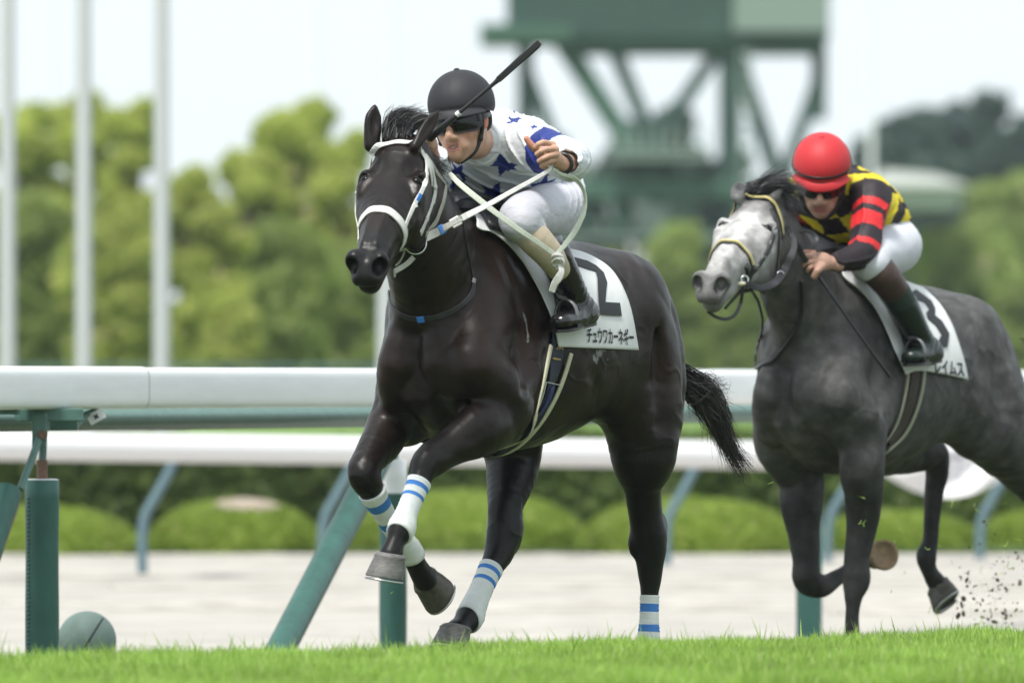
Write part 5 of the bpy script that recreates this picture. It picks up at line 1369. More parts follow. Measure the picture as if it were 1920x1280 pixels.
def stirrup(fr, top, mid, c, parent, rad=.043):
    V, Fc = ribbon(crom(np.array([fr.toworld(p) for p in (top, mid, c + np.array([0, 0, rad * 1.15]))]), 6), np.tile(fr.toworld(VV(0, 1, 0)) - fr.toworld(VV(0, 0, 0)), (13, 1)), .017, .004); mesh('stirrup_leather', V, Fc, M_bleather, parent)
    a_ = np.linspace(-2.5, 2.5, 22) + math.pi / 2; P = [c + np.array([0, math.cos(t) * rad * .9, math.sin(t) * rad * 1.15]) for t in a_]
    P = [P[0]] + P + [P[-1]]; V, Fc = tubemesh([fr.toworld(p) for p in P], .0055, .009, n=8); o = mesh('stirrup_iron', V, Fc, mat('dark_iron', (.22, .22, .22), .4, metal=.9), parent)
    V, Fc = box(fr.toworld(c + np.array([0, 0, -rad * .72])), (.03, .10, .012), math.atan2(fr.h[1], fr.h[0])); mesh('tread', V, Fc, M_black, o, smooth=False)
for sg in (1, -1):
    q = lambda p: MR(p, sg)
    stirrup(fr2, q(L2(1690, 600, .27)), q(L2(1700, 630, .29)), q(L2(1716, 660, .315)), sd2)
    stirrup(fr1, q(L1(1034, 520, .27)), q(L1(1044, 552, .30)), q(L1(1062, 592, .318)), sd)
# the dark horse's reins, tied off in a knot, and its rider's whip
rn1 = root('reins', fr1.toworld(Q1(1048, 490, -.3)), 'white webbing reins of the dark horse, tied in a knot beside the rider\'s boot', 'reins')
yh = -.585
free('rein', [(795, 447, yb - .078), (830, 430, yb - .05), (868, 408, -.84), (915, 384, -.74), (965, 356, -.68), (1005, 334, -.62), (1030, 318, yh), (1034, 305, yh + .02)], [.026, .025, .020, .016, .014, .013, .011, .010], .004, M_wleather, rn1, twist=[0, 0, .1, .3, .2])
free('tape', [(824, 433, yb - .058), (833, 428, yb - .052)], .030, .008, M_blue, rn1)
free('rein_stop', [(846, 421, yb - .04), (862, 412, yb - .03)], .030, .008, M_wleather, rn1)
free('rein', [(843, 325, -.42), (862, 345, -.46), (895, 372, -.48), (935, 403, -.48), (975, 432, -.46), (1012, 457, -.42), (1044, 480, -.38)], [.014, .017, .018, .017, .016, .015, .014], .004, mat('webbing_green_white', (.60, .64, .55), .8, var=.1, vscale=120), rn1)
free('rein_loop', [(1036, 316, yh + .02), (1052, 326, -.52), (1075, 333, -.46), (1090, 348, -.42), (1098, 372, -.40), (1094, 400, -.39), (1080, 430, -.39), (1062, 456, -.39), (1044, 476, -.39)], [.009, .010, .012, .013, .015, .017, .019, .017, .012], .004, MATS['webbing_green_white'], rn1, twist=[0, .6, .9, .3, 0])
for k_, (cx, cy, rx, rot) in enumerate([(1046, 484, 12, .3), (1050, 494, 11, 1.9), (1044, 490, 10, 2.6)]):
    P = [fr1.toworld(Q1(cx + rx * .85 * math.cos(t) * math.cos(rot) - rx * .6 * math.sin(t) * math.sin(rot), cy + rx * .85 * math.cos(t) * math.sin(rot) + rx * .6 * math.sin(t) * math.cos(rot), -.40 + .018 * math.sin(t * 1 + k_))) for t in np.linspace(0, 2 * math.pi, 25)]
    V, Fc = tubemesh(P, .0075, .0045, n=8); mesh('knot', V, Fc, M_wleather, rn1)
free('tail_end', [(1050, 496, -.40), (1053, 508, -.41), (1048, 520, -.41), (1040, 532, -.40), (1035, 546, -.39)], [.014, .018, .024, .022, .020], .007, M_wleather, rn1)
wp1 = root('whip', fr1.toworld(Q1(920, 160, -.5)), 'black padded whip held upright across the helmet of the rider in white', 'whip')
A = [(806, 262, -.44), (818, 249, -.45), (850, 221, -.47), (856, 216, -.472), (862, 211, -.475), (900, 179, -.49), (925, 158, -.50), (934, 150, -.505), (975, 113, -.52), (1006, 85, -.53), (1012, 79, -.532)]
P = [fr1.toworld(Q1(*p)) for p in A]
V, Fc = tubemesh(P[:4], [.0105, .0115, .0095, .008], n=12); mesh('grip', V, Fc, M_bleather, wp1)
V, Fc = tubemesh(P[3:5], .0088, n=12); mesh('collar', V, Fc, M_white, wp1)
V, Fc = tubemesh(P[4:8], [.0062, .0060, .0065, .0085], n=12); mesh('shaft', V, Fc, M_bleather, wp1)
prt = []
for o_ in (-1, 0, 1):
    d = unit(np.cross(P[-1] - P[7], (0, 1, 0))) * .0058 * o_; prt.append(tubemesh([p + d for p in (P[7], P[8], P[9], P[10])], [.0045, .0058, .0062, .004], n=10))
V, Fc = join(prt); mesh('padded_end', V, Fc, M_bleather, wp1)

# ================================================================ the course
CA, CB = np.array([-1.46, 32.5]), np.array([1.62, 36.1])
e_ = unit(CB - CA); nn_ = np.array([-e_[1], e_[0]])
def gz(X, Y):
    """turf height: a low crest on the near side, falling to the track and its rail"""
    t = (X - CA[0]) * nn_[0] + (Y - CA[1]) * nn_[1]
    z = np.interp(t, [-3.5, -.25, .15, .6, 1.2, 2.5, 5.0, 9, 13], [.14, .14, .11, .02, -.03, -.10, -.15, -.17, -.17])
    return z + .006 * np.sin(X * 3.1 + Y * 1.7) + .004 * np.sin(X * 7.3 - Y * 5.1)
def turf_mat(name, c1, c2, sc_, rough=.9):
    m = bpy.data.materials.new(name); m.use_nodes = True; t = m.node_tree; b = t.nodes['Principled BSDF']
    b.inputs['Roughness'].default_value = rough; b.inputs['Specular IOR Level'].default_value = .2
    tc = t.nodes.new('ShaderNodeTexCoord'); n = t.nodes.new('ShaderNodeTexNoise'); n.inputs['Scale'].default_value = sc_; n.inputs['Detail'].default_value = 8
    t.links.new(tc.outputs['Object'], n.inputs[0])
    r_ = t.nodes.new('ShaderNodeMapRange'); r_.inputs['From Min'].default_value = .35; r_.inputs['From Max'].default_value = .65
    t.links.new(n.outputs[0], r_.inputs[0])
    mx = t.nodes.new('ShaderNodeMix'); mx.data_type = 'RGBA'; mx.inputs[6].default_value = (*c1, 1); mx.inputs[7].default_value = (*c2, 1)
    t.links.new(r_.outputs[0], mx.inputs[0]); t.links.new(mx.outputs[2], b.inputs['Base Color'])
    bp = t.nodes.new('ShaderNodeBump'); bp.inputs['Distance'].default_value = .02; t.links.new(n.outputs[0], bp.inputs['Height']); t.links.new(bp.outputs[0], b.inputs['Normal'])
    return m
def sheet(name, t0, t1, s0, s1, nt_, ns_, zf, m):
    T, S_ = np.meshgrid(np.linspace(t0, t1, nt_), np.linspace(s0, s1, ns_), indexing='ij')
    X = CA[0] + e_[0] * S_ + nn_[0] * T; Y = CA[1] + e_[1] * S_ + nn_[1] * T
    V = np.stack([X, Y, zf(X, Y)], -1).reshape(-1, 3)
    i, j = np.meshgrid(np.arange(nt_ - 1), np.arange(ns_ - 1), indexing='ij'); i = i.ravel(); j = j.ravel()
    q = np.stack([i * ns_ + j, i * ns_ + j + 1, (i + 1) * ns_ + j + 1, (i + 1) * ns_ + j], 1)[:, ::-1]
    return tag(mesh(name, V, q, m, loc=(0, 0, 0)), kind='structure')
M_turf = turf_mat('turf', (.050, .068, .030), (.075, .098, .040), 9)
sheet('turf_track', -36, 6.5, -60, 90, 170, 300, gz, M_turf)
M_sand = turf_mat('pale_sand', (.33, .31, .28), (.45, .425, .385), 3.5)
sheet('sand_track', 6.5, 34, -160, 190, 12, 60, lambda X, Y: X * 0 - .165, M_sand)
V = np.array([(-900, -60, -.24), (900, -60, -.24), (900, 2600, -.24), (-900, 2600, -.24)])
tag(mesh('ground', V, [(0, 1, 2, 3)], turf_mat('far_lawn', (.07, .13, .03), (.10, .17, .035), .6), smooth=False, loc=(0, 0, 0)), kind='structure')
# low windrows of raked sand
V = np.array([(-26, 74.6, -.150), (26, 74.6, -.150), (40, 90, -.150), (-40, 90, -.150)]); tag(mesh('lawn_strip', V, [(0, 1, 2, 3)], turf_mat('strip_green', (.05, .09, .02), (.08, .13, .03), 2), smooth=False, loc=(0, 0, 0)), kind='structure')
prt = []
for Y0, hh in ((58.2, .03), (63.5, .018), (71.6, .02), (73.0, .025)):
    P = [(-11 + q * .45, Y0 + .12 * math.sin(q * .9 + Y0), -.165) for q in range(50)]; prt.append(tubemesh(P, .22, [hh * (.7 + .3 * math.sin(q * 1.7 + Y0) + .25 * math.sin(q * 3.1)) for q in range(50)], side=(0, 1, 0), n=8))
for k in range(7):
    Y0 = rng.uniform(48, 66); x0 = rng.uniform(-6, 2)
    P = [(x0 + q * .6, Y0 + .1 * math.sin(q + k), -.165) for q in range(14)]; prt.append(tubemesh(P, [.10 + .05 * math.sin(q * 2.1 + k) for q in range(14)], [.022] * 14, side=(0, 1, 0), n=8))
V, Fc = join(prt); tag(mesh('sand_ridges', V, Fc, M_sand), kind='structure')

# grass blades
def blades(n, t0, t1, s0, s1, hmin, hmax, seed, dens=None):
    r_ = np.random.default_rng(seed); T = r_.uniform(t0, t1, n); S_ = r_.uniform(s0, s1, n)
    X = CA[0] + e_[0] * S_ + nn_[0] * T; Y = CA[1] + e_[1] * S_ + nn_[1] * T
    keep = np.abs(X / Y * F) < 1150; X, Y = X[keep], Y[keep]; n = len(X)
    Z = gz(X, Y) - .004
    cl = .5 + .5 * np.sin(X * 9 + 2 * np.sin(Y * 5)) * np.sin(Y * 8 + 2 * np.sin(X * 6))
    h = (hmin + (hmax - hmin) * r_.beta(2, 3, n)) * (.72 + .5 * cl); tall = r_.uniform(0, 1, n) > .985; h = np.where(tall, h * r_.uniform(1.3, 1.9, n), h)
    a_ = r_.uniform(0, 2 * math.pi, n); ln = h * r_.uniform(.05, .55, n); b_ = r_.uniform(0, 2 * math.pi, n); w_ = r_.uniform(.0016, .0034, n)
    dx, dy = np.cos(a_) * ln, np.sin(a_) * ln; bx, by = np.cos(b_) * w_, np.sin(b_) * w_
    P = np.empty((n, 5, 3))
    P[:, 0] = np.stack([X - bx, Y - by, Z], 1); P[:, 1] = np.stack([X + bx, Y + by, Z], 1)
    mx_, my_ = X + dx * .35, Y + dy * .35
    P[:, 2] = np.stack([mx_ + bx * .8, my_ + by * .8, Z + h * .58], 1); P[:, 3] = np.stack([mx_ - bx * .8, my_ - by * .8, Z + h * .58], 1)
    P[:, 4] = np.stack([X + dx, Y + dy, Z + h], 1)
    i = np.arange(n) * 5
    Qd = np.stack([i, i + 1, i + 2, i + 3], 1); Tr = np.stack([i + 3, i + 2, i + 4], 1)
    return P.reshape(-1, 3), Qd, Tr, n
def grass_mat(name, c1, c2, c3):
    m = bpy.data.materials.new(name); m.use_nodes = True; t = m.node_tree; t.nodes.clear()
    out = t.nodes.new('ShaderNodeOutputMaterial'); g = t.nodes.new('ShaderNodeNewGeometry'); rp = t.nodes.new('ShaderNodeValToRGB')
    rp.color_ramp.elements[0].color = (*c1, 1); rp.color_ramp.elements[1].color = (*c3, 1); e = rp.color_ramp.elements.new(.55); e.color = (*c2, 1)
    t.links.new(g.outputs['Random Per Island'], rp.inputs[0])
    d = t.nodes.new('ShaderNodeBsdfPrincipled'); d.inputs['Roughness'].default_value = .55; d.inputs['Specular IOR Level'].default_value = .3
    tr = t.nodes.new('ShaderNodeBsdfTranslucent'); mx = t.nodes.new('ShaderNodeMixShader'); mx.inputs[0].default_value = .58 if 'leaves' in name else .45 if 'leaves' not in name else .6
    tc = t.nodes.new('ShaderNodeTexCoord'); n = t.nodes.new('ShaderNodeTexNoise'); n.inputs['Scale'].default_value = 3.5 if 'grass' in name else .5; n.inputs['Detail'].default_value = 4; t.links.new(tc.outputs['Object'], n.inputs[0])
    mr = t.nodes.new('ShaderNodeMapRange'); mr.inputs['From Min'].default_value = .3; mr.inputs['From Max'].default_value = .7; mr.inputs['To Min'].default_value = .72; mr.inputs['To Max'].default_value = 1.18; t.links.new(n.outputs[0], mr.inputs[0])
    mm = t.nodes.new('ShaderNodeMix'); mm.data_type = 'RGBA'; mm.blend_type = 'MULTIPLY'; mm.inputs[0].default_value = 1; t.links.new(rp.outputs[0], mm.inputs[6]); t.links.new(mr.outputs[0], mm.inputs[7])
    e = rp.color_ramp.elements.new(.955); e.color = (*c3, 1); rp.color_ramp.elements[-1].color = (c3[0] * 1.1, c3[1] * .85, c3[2] * 1.6, 1)
    t.links.new(mm.outputs[2], d.inputs['Base Color']); t.links.new(mm.outputs[2], tr.inputs[0]); t.links.new(d.outputs[0], mx.inputs[1]); t.links.new(tr.outputs[0], mx.inputs[2]); t.links.new(mx.outputs[0], out.inputs[0])
    return m
M_blade = grass_mat('grass_blades', (.25, .43, .06), (.34, .53, .095), (.46, .61, .18))
def bladeobj(name, a_):
    P, Qd, Tr, n = a_; me = bpy.data.meshes.new(name); me.vertices.add(len(P)); me.vertices.foreach_set('co', P.astype(np.float32).ravel())
    li = np.concatenate([Qd.ravel(), Tr.ravel()]).astype(np.int32); me.loops.add(len(li)); me.loops.foreach_set('vertex_index', li)
    me.polygons.add(2 * n); me.polygons.foreach_set('loop_start', np.concatenate([np.arange(n) * 4, 4 * n + np.arange(n) * 3]).astype(np.int32)); me.update(calc_edges=True)
    me.materials.append(M_blade); o = bpy.data.objects.new(name, me); C.objects.link(o); return o
tag(bladeobj('grass', blades(120000 if QUICK else 260000, -3.4, .75, -2.5, 7.5, .035, .075, 3)), 'fresh short green racecourse grass along the bottom of the picture', 'grass', kind='stuff')
tag(bladeobj('grass_beyond', blades(60000, .75, 6.5, -1, 14, .03, .06, 5)), 'green track grass beyond the crest under the horses', 'grass', kind='stuff')

# ---------------------------------------------------------------- the near running rail
M_rail = mat('rail_white', (.86, .87, .89), .36, spec=.45, var=.05, vscale=7, bump=.0006, bscale=9, stretch=(.4, .4, 3))
M_green = mat('post_green', (.024, .100, .080), .50, var=.22, vscale=9, bump=.004, bscale=22, stretch=(1, 1, .5))
M_gsteel = mat('green_steel', (.075, .16, .135), .45, var=.15, vscale=20)
M_rust = mat('rusty_bolt', (.16, .09, .06), .7, var=.3, vscale=90)
def RD_(px): return 1 / (.02532 - 3.36e-6 * px)
def rp_(px, z, off=0.):
    """a point on the rail's line, seen at photo column px, height z, set back by off"""
    Y = RD_(px); P = np.array([(px - CX) * Y / F, Y, z]); return P + np.array([-.35, .94, 0]) * off
ra = unit(rp_(1400, 0) - rp_(0, 0))
rail = root('running_rail', rp_(80, -.15), 'white tubular running rail on padded green posts just behind the horses', 'rail')
def tube_prof(P0, P1, zc, w_, h_, m, name, parent, cap=True, n=40):
    P = [P0 + (P1 - P0) * t for t in np.linspace(0, 1, 10)]; P = [np.array([p[0], p[1], zc]) for p in P]
    sd_ = np.array([-ra[1], ra[0], 0.]); up_ = np.array([0, 0, 1.]); an = np.arange(n) / n * 2 * math.pi
    cs, sn = np.cos(an), np.sin(an); sq = lambda v, p: np.sign(v) * np.abs(v) ** p
    V = np.concatenate([p + np.outer(sq(cs, .42) * w_, sd_) + np.outer(sq(sn, .42) * h_, up_) for p in P]); Fc = []
    for i in range(len(P) - 1):
        for j in range(n): Fc.append((i * n + j, i * n + (j + 1) % n, (i + 1) * n + (j + 1) % n, (i + 1) * n + j))
    return mesh(name, V, Fc, m, parent)
jx = 252
tube_prof(rp_(-900, 0), rp_(jx, 0), .9395, .055, .0755, M_rail, 'rail_tube', rail)
tube_prof(rp_(jx - 3, 0), rp_(2500, 0), .9385, .053, .0735, M_rail, 'rail_tube', rail)
tube_prof(rp_(jx, 0), rp_(jx + 2.5, 0), .939, .0545, .0752, mat('joint_grey', (.45, .46, .46), .5), 'joint', rail)
V, Fc = tubemesh([rp_(-900, .825, .28), rp_(2500, .825, .28)], .03, .040, side=(-ra[1], ra[0], 0), n=4); mesh('rear_beam', V, Fc, M_gsteel, rail)
def pad_post(px, py0, py1z, rad, parent, white=0, name='padded_post'):
    s_ = F / RD_(px); zt = H - (py0 - HY) / s_; b = rp_(px, -.17); tp = rp_(px, zt)
    n = 30; P = [b + (tp - b) * t for t in np.linspace(0, 1, 14)] + [tp + np.array([0, 0, .003])]
    V, Fc = tubemesh(P, [rad] * 14 + [rad * .86], n=n); zz = V[:, 2]
    an = np.arctan2(V[:, 1] - b[1], V[:, 0] - b[0]); V[:, :2] += (V[:, :2] - b[:2]) * (.015 * np.sin(zz * 14 + an * 2))[:, None]
    fm = [1 if np.mean(V[list(f), 2]) > zt - white else 0 for f in Fc]
    o = mesh(name, V, Fc, None, parent, mats=[M_green, M_rail], fm=fm); return o, tp
p1, tp1 = pad_post(79, 899, 0, .059, rail)
# the lacing down the sleeve
pr = []
for k in range(46):
    z = -.1 + k * .0145; c_ = rp_(79, z) + np.array([-.046, -.040, 0]); pr.append(ico(c_, (.007, .005, .0042), None, 8, 6))
V, Fc = join(pr); mesh('lacing', V, Fc, M_green, p1)
V, Fc = tubemesh([tp1 - [0, 0, .02], tp1 + [0, 0, .07]], .019, n=14); mesh('collar', V, Fc, M_rust, rail)
V, Fc = tubemesh([tp1 + [.0, 0, .05], rp_(84, .85)], .0135, n=14); mesh('upright', V, Fc, M_gsteel, rail)
V, Fc = box(rp_(92, .845, .0), (.23, .10, .045), math.atan2(ra[1], ra[0]) * .15); mesh('bracket', V, Fc, M_gsteel, rail, smooth=False, bevel=.004)
V, Fc = box(rp_(120, .815, .0), (.10, .05, .05), 0); mesh('bracket', V, Fc, M_gsteel, rail, smooth=False, bevel=.004)
V, Fc = box(rp_(72, .79, -.01), (.05, .03, .12), 0); mesh('hinge_plate', V, Fc, M_gsteel, rail, smooth=False, bevel=.004)
V, Fc = tubemesh([rp_(73, .775, -.05), rp_(73, .775, .02)], .016, n=12); mesh('bolt', V, Fc, M_rust, rail)
V, Fc = tubemesh([rp_(140, .80), rp_(160, .845), rp_(185, .86)], .012, n=8); mesh('stay', V, Fc, M_gsteel, rail)
def label_plate():
    c_ = rp_(172, .838, -.05); ax = unit(np.array([.8, 0, .45])); up = np.array([-.45, 0, .8]); up = unit(up); V = []
    for y in (0, .004):
        for a_, b_ in ((-1, -1), (1, -1), (1, 1), (-1, 1)): V.append(c_ + ax * a_ * .030 + up * b_ * .019 + np.array([0, y, 0]))
    o = mesh('tag', V, [(0, 1, 2, 3), (7, 6, 5, 4), (0, 4, 5, 1), (1, 5, 6, 2), (2, 6, 7, 3), (3, 7, 4, 0)], M_white, rail, smooth=False)
    for d1, d2 in ((ax, up), (ax, -up)):
        d = unit(d1 + d2); V, Fc = tubemesh([c_ - d * .010 + [0, -.003, 0], c_ + d * .010 + [0, -.003, 0]], .0028, n=6); mesh('mark', V, Fc, M_black, o)
label_plate()
V, Fc = tubemesh([rp_(73, .775, -.02), rp_(54, .68, -.02), rp_(34, .585, -.02)], [.013, .014, .013], n=10, side=(0, 1, 0)); mesh('brace_rod', V, Fc, M_gsteel, rail)
V, Fc = tubemesh([rp_(16, .578, .0), rp_(-36, .30, .0), rp_(-93, .0, .0)], .047, n=28); bp_ = mesh('padded_brace', V, Fc, M_green, rail)
V, Fc = tubemesh([rp_(27, .54, -.05), rp_(-25, .27, -.05)], .006, n=6); mesh('zip', V, Fc, mat('dull_brass', (.30, .25, .12), .6), bp_)
V, Fc = tubemesh([rp_(3, -.17, .12), rp_(3, .86, .12)], .020, n=12); mesh('rear_post', V, Fc, M_green, rail)
V, Fc = box(rp_(15, .862, .10), (.14, .12, .03), 0); mesh('rear_bracket', V, Fc, M_gsteel, rail, smooth=False, bevel=.004)
V, Fc = tubemesh([rp_(2, .46, .10), rp_(2, .56, .10)], .034, n=20); mesh('white_sleeve', V, Fc, M_rail, rail)
pad_post(737, 862, 0, .053, rail, white=.105)
pad_post(1517, 868, 0, .057, rail, white=.09)
V, Fc = tubemesh([rp_(737, .60, 0), rp_(737, .87, 0)], .02, n=12); mesh('upright', V, Fc, M_gsteel, rail)
V, Fc = tubemesh([rp_(1517, .60, 0), rp_(1517, .87, 0)], .02, n=12); mesh('upright', V, Fc, M_gsteel, rail)
V, Fc = tubemesh([rp_(722, .74, -.02), rp_(672, .58, -.1), rp_(398, -.17, -.5)], .053, n=28); mesh('padded_brace', V, Fc, M_green, rail)
# the rubber ball behind the post
c_ = at(163, 1200, 40.5); cb = root('rubber_ball', c_ - [0, 0, .11], 'grey green rubber ball with a dark seam lying in the grass beside the post', 'ball')
V, Fc = ico(c_, (.105,) * 3, None, 40, 26); mesh('ball_skin', V, Fc, mat('rubber_grey_green', (.17, .24, .21), .6, var=.1, vscale=20, bump=.001, bscale=120), cb)
P = [c_ + .105 * unit(np.array([math.sin(t) * .5 + .15, -math.cos(t), math.sin(t) * .8 + .1])) for t in np.linspace(-1.2, 1.2, 24)]
V, Fc = tubemesh(P, .0032, n=8); mesh('seam', V, Fc, M_black, cb)

# ---------------------------------------------------------------- the far rail on bent posts, shrubs and hedge
M_frail = mat('far_rail_white', (.76, .75, .76), .45)
M_fpost = mat('far_post_blue', (.10, .17, .20), .5)
fr_ = root('far_rail', at(300, 1050, 68), 'white rail on bent blue grey posts across the sand track', 'rail')
P = [at(x, 832 + (x + 300) * .0125, 64 + x * .0035) for x in range(-4600, 6600, 200)]
V, Fc = tubemesh(P, .09, .082, side=(0, 1, 0), n=18); mesh('rail_tube', V, Fc, M_frail, fr_)
for i, x in enumerate((-80, 267, 605, 925, 1250, 1552, 1838, 2120)):
    Y = 65.5 + x * .0035; k_ = F / Y
    P = crom(np.array([at(x + 62, 850, Y), at(x + 52, 880, Y), at(x + 28, 925, Y), at(x + 6, 965, Y), at(x, 1005, Y), at(x, 1070, Y), at(x, 1090, Y)]), 5)
    V, Fc = tubemesh(P, .045, .03, side=(0, 1, 0), n=14); mesh('post', V, Fc, M_fpost, fr_)
bn = root('banner', at(1780, 940, 63), 'sagging white sheet with faint grey lettering hung below the far rail', 'banner')
n_ = 30; V = []
for y_ in (0, .02):
    for i in range(n_):
        x = 1650 + i * 250 / (n_ - 1); t = i / (n_ - 1); yb_ = 880 + 52 * math.sin(math.pi * t) ** .8
        for j in range(6): V.append(at(x, 842 + (yb_ - 842) * j / 5, 66.5 + y_) + [0, .05 * math.sin(t * 9 + j), 0])
Fc = []
for s_ in (0, 1):
    for i in range(n_ - 1):
        for j in range(5):
            a_ = s_ * n_ * 6 + i * 6 + j; f_ = (a_, a_ + 1, a_ + 7, a_ + 6); Fc.append(f_ if s_ == 0 else f_[::-1])
mesh('sheet', V, Fc, M_frail, bn)
for k, x in enumerate((1764, 1778, 1798)):
    V, Fc = box(at(x, 878, 66.3), (.02, .01, .16)); mesh('letter_stroke', V, Fc, mat('faint_print', (.35, .35, .40), .8), bn, smooth=False)
    V, Fc = box(at(x + 4, 856, 66.3), (.07, .01, .02)); mesh('letter_stroke', V, Fc, MATS['faint_print'], bn, smooth=False)
def leaf_mat(name, c1, c2, c3):
    return grass_mat(name, c1, c2, c3)
def leafcloud(pts, nrm, size, seed, jit=.6):
    r_ = np.random.default_rng(seed); n = len(pts)
    N = unit(np.asarray(nrm) + r_.normal(size=(n, 3)) * jit); U = unit(np.cross(N, r_.normal(size=(n, 3)))); W = np.cross(N, U)
    s_ = (size * r_.uniform(.6, 1.4, n))[:, None]
    V = np.stack([pts - U * s_ - W * s_ * .55, pts + U * s_ * .9 - W * s_ * .5, pts + U * s_ * 1.1 + W * s_ * .45, pts - U * s_ * .9 + W * s_ * .6], 1).reshape(-1, 3)
    return V, np.arange(4 * n).reshape(-1, 4)
M_shrub = leaf_mat('shrub_leaves', (.23, .33, .05), (.30, .41, .065), (.39, .49, .11))
M_hedge = leaf_mat('hedge_leaves', (.095, .15, .035), (.13, .195, .05), (.18, .25, .065))
M_lawn = leaf_mat('bright_lawn', (.14, .28, .04), (.17, .33, .05), (.22, .36, .07))
M_soil = mat('bare_twigs', (.33, .27, .22), .9, var=.3, vscale=9)
lab = ['dome shaped green shrub at the left edge behind the padded post', 'dome shaped green shrub with a bare brown patch on its top', 'broad dome shaped green shrub behind the dark horse\'s forelegs', 'dome shaped green shrub behind the dark horse\'s tail', 'low dome shaped shrub behind the grey horse', 'dome shaped green shrub at the right edge']
for i, (x, hw, py, Y) in enumerate([(60, 200, 952, 74), (440, 160, 942, 75), (862, 235, 924, 76), (1290, 205, 938, 75), (1680, 150, 962, 76), (1985, 150, 955, 77)]):
    g_ = -.16; c_ = np.array([(x - CX) * Y / F, Y, g_]); a_ = hw * Y / F; hz = H - (py - HY) * Y / F - g_
    r_ = np.random.default_rng(100 + i); n = 9000
    d = unit(r_.normal(size=(n, 3))); d[:, 2] = np.abs(d[:, 2]); rr_ = np.linalg.norm(d[:, :2], axis=1, keepdims=True); dd = d[:, :2] / rr_ * rr_ ** .88; sh = np.stack([dd[:, 0] * a_, dd[:, 1] * a_ * .8, np.abs(d[:, 2]) ** .9 * hz], 1)
    sh *= (1 + .03 * wobble(d, 6, i) + r_.normal(size=n) * .012)[:, None]
    rt_ = root('round_shrub', c_, lab[i], 'shrub')
    V, Fc = leafcloud(c_ + sh, d, .028, i); mesh('foliage', V, Fc, M_shrub, rt_, smooth=False)
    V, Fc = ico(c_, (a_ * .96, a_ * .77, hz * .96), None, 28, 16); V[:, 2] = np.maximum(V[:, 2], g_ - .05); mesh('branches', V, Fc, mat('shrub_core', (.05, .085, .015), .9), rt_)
    if i == 1:
        V, Fc = ico(c_ + [.05, -.05, hz - .045], (a_ * .48, a_ * .4, .075), None, 30, 12); V += (.02 * wobble(V, 12, 4))[:, None]; mesh('bare_patch', V, Fc, M_soil, rt_)
hg = root('clipped_hedge', at(960, 1050, 82) * [1, 1, 0] + [0, 0, -.2], 'long dark green clipped hedge behind the round shrubs', 'hedge')
r_ = np.random.default_rng(9); n = 100000
X = r_.uniform(-24, 24, n); t = r_.uniform(0, 1, n); top = t > .72
ht = .52 + .05 * np.sin(X * 1.3) + .03 * np.sin(X * 4.1)
Z = np.where(top, ht + r_.normal(size=n) * .015, -.22 + r_.uniform(0, 1, n) * (ht + .22)); Y = np.where(top, r_.uniform(81.5, 84, n), 81.5 + r_.normal(size=n) * .03)
V, Fc = leafcloud(np.stack([X, Y, Z], 1), np.where(top[:, None], [[0, 0, 1.]], [[0, -1., .2]]), .045, 4); mesh('foliage', V, Fc, M_hedge, hg, smooth=False)
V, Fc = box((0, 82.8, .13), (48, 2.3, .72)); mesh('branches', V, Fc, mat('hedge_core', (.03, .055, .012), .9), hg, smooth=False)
V = np.array([(-14, 84.2, .50), (14, 84.2, .50), (30, 150, .62), (-30, 150, .62)]); tag(mesh('raised_lawn', V, [(0, 1, 2, 3)], turf_mat('lawn_green', (.10, .18, .035), (.13, .22, .045), 1.5), smooth=False, loc=(0, 0, 0)), kind='structure')
ff = root('boundary_fence', at(300, 690, 120) * [1, 1, 0] + [0, 0, .5], 'thin dark grey fence line in front of the distant trees', 'fence')
V, Fc = box(at(400, 687, 120), (9.5, .05, .035)); mesh('top_bar', V, Fc, M_fpost, ff, smooth=False)
for x in range(-380, 1240, 90):
    V, Fc = box(at(x, 700, 120.1) + [0, 0, -.1], (.03, .03, .34)); mesh('post', V, Fc, M_fpost, ff, smooth=False)

# ---------------------------------------------------------------- flagpoles
M_pole = mat('pole_grey_white', (.52, .54, .54), .4)
pl = ['flagpole at the left edge of the picture', 'second flagpole from the left, in front of the light green trees', 'third flagpole from the left, beside the gap between the trees', 'flagpole mostly hidden behind the chest of the dark horse']
for i, (x, w_) in enumerate([(14, 31), (157, 31), (303, 31), (722, 30)]):
    Y = 84.5; r0 = w_ / 2 * Y / F; b = np.array([(x - CX) * Y / F, Y, .5]); top_z = 9.0 if i < 3 else H + (716 - 430) * Y / F
    rt_ = root('flagpole', b, 'tall pale grey ' + pl[i], 'flagpole', 'flagpoles in a row')
    V, Fc = tubemesh([b, b + [0, 0, 1.0], [b[0], Y, top_z]], [r0, r0, r0 * .75], n=16); mesh('shaft', V, Fc, M_pole, rt_)
    V, Fc = ico((b[0], Y, top_z + .06), (.09, .09, .09), None, 14, 8); mesh('finial', V, Fc, M_pole, rt_)
    V, Fc = tubemesh([b + [0, 0, 0], b + [0, 0, .08]], [r0 * 2, r0 * 1.8], n=16); mesh('base', V, Fc, M_pole, rt_)
for i, (x, Y, wpx) in enumerate([(95, 190, 7), (590, 190, 8), (735, 200, 8), (1634, 230, 6)]):
    b = np.array([(x - CX) * Y / F, Y, .0]); rt_ = root('lighting_mast', b, ['slim pale mast far behind the left trees', 'slim pale mast above the right of the light green trees', 'slim pale mast behind the helmet of the rider in white', 'slim pale mast above the dark trees on the right'][i], 'mast')
    V, Fc = tubemesh([b, b + [0, 0, 22.]], [wpx * Y / F, wpx * Y / F * .6], n=10); mesh('shaft', V, Fc, mat('mast_pale', (.86, .88, .9), .5), rt_)
    V, Fc = box(b + [0, 0, 22.2], (1.6, .4, .8)); mesh('lamp_bank', V, Fc, MATS['mast_pale'], rt_, smooth=False)

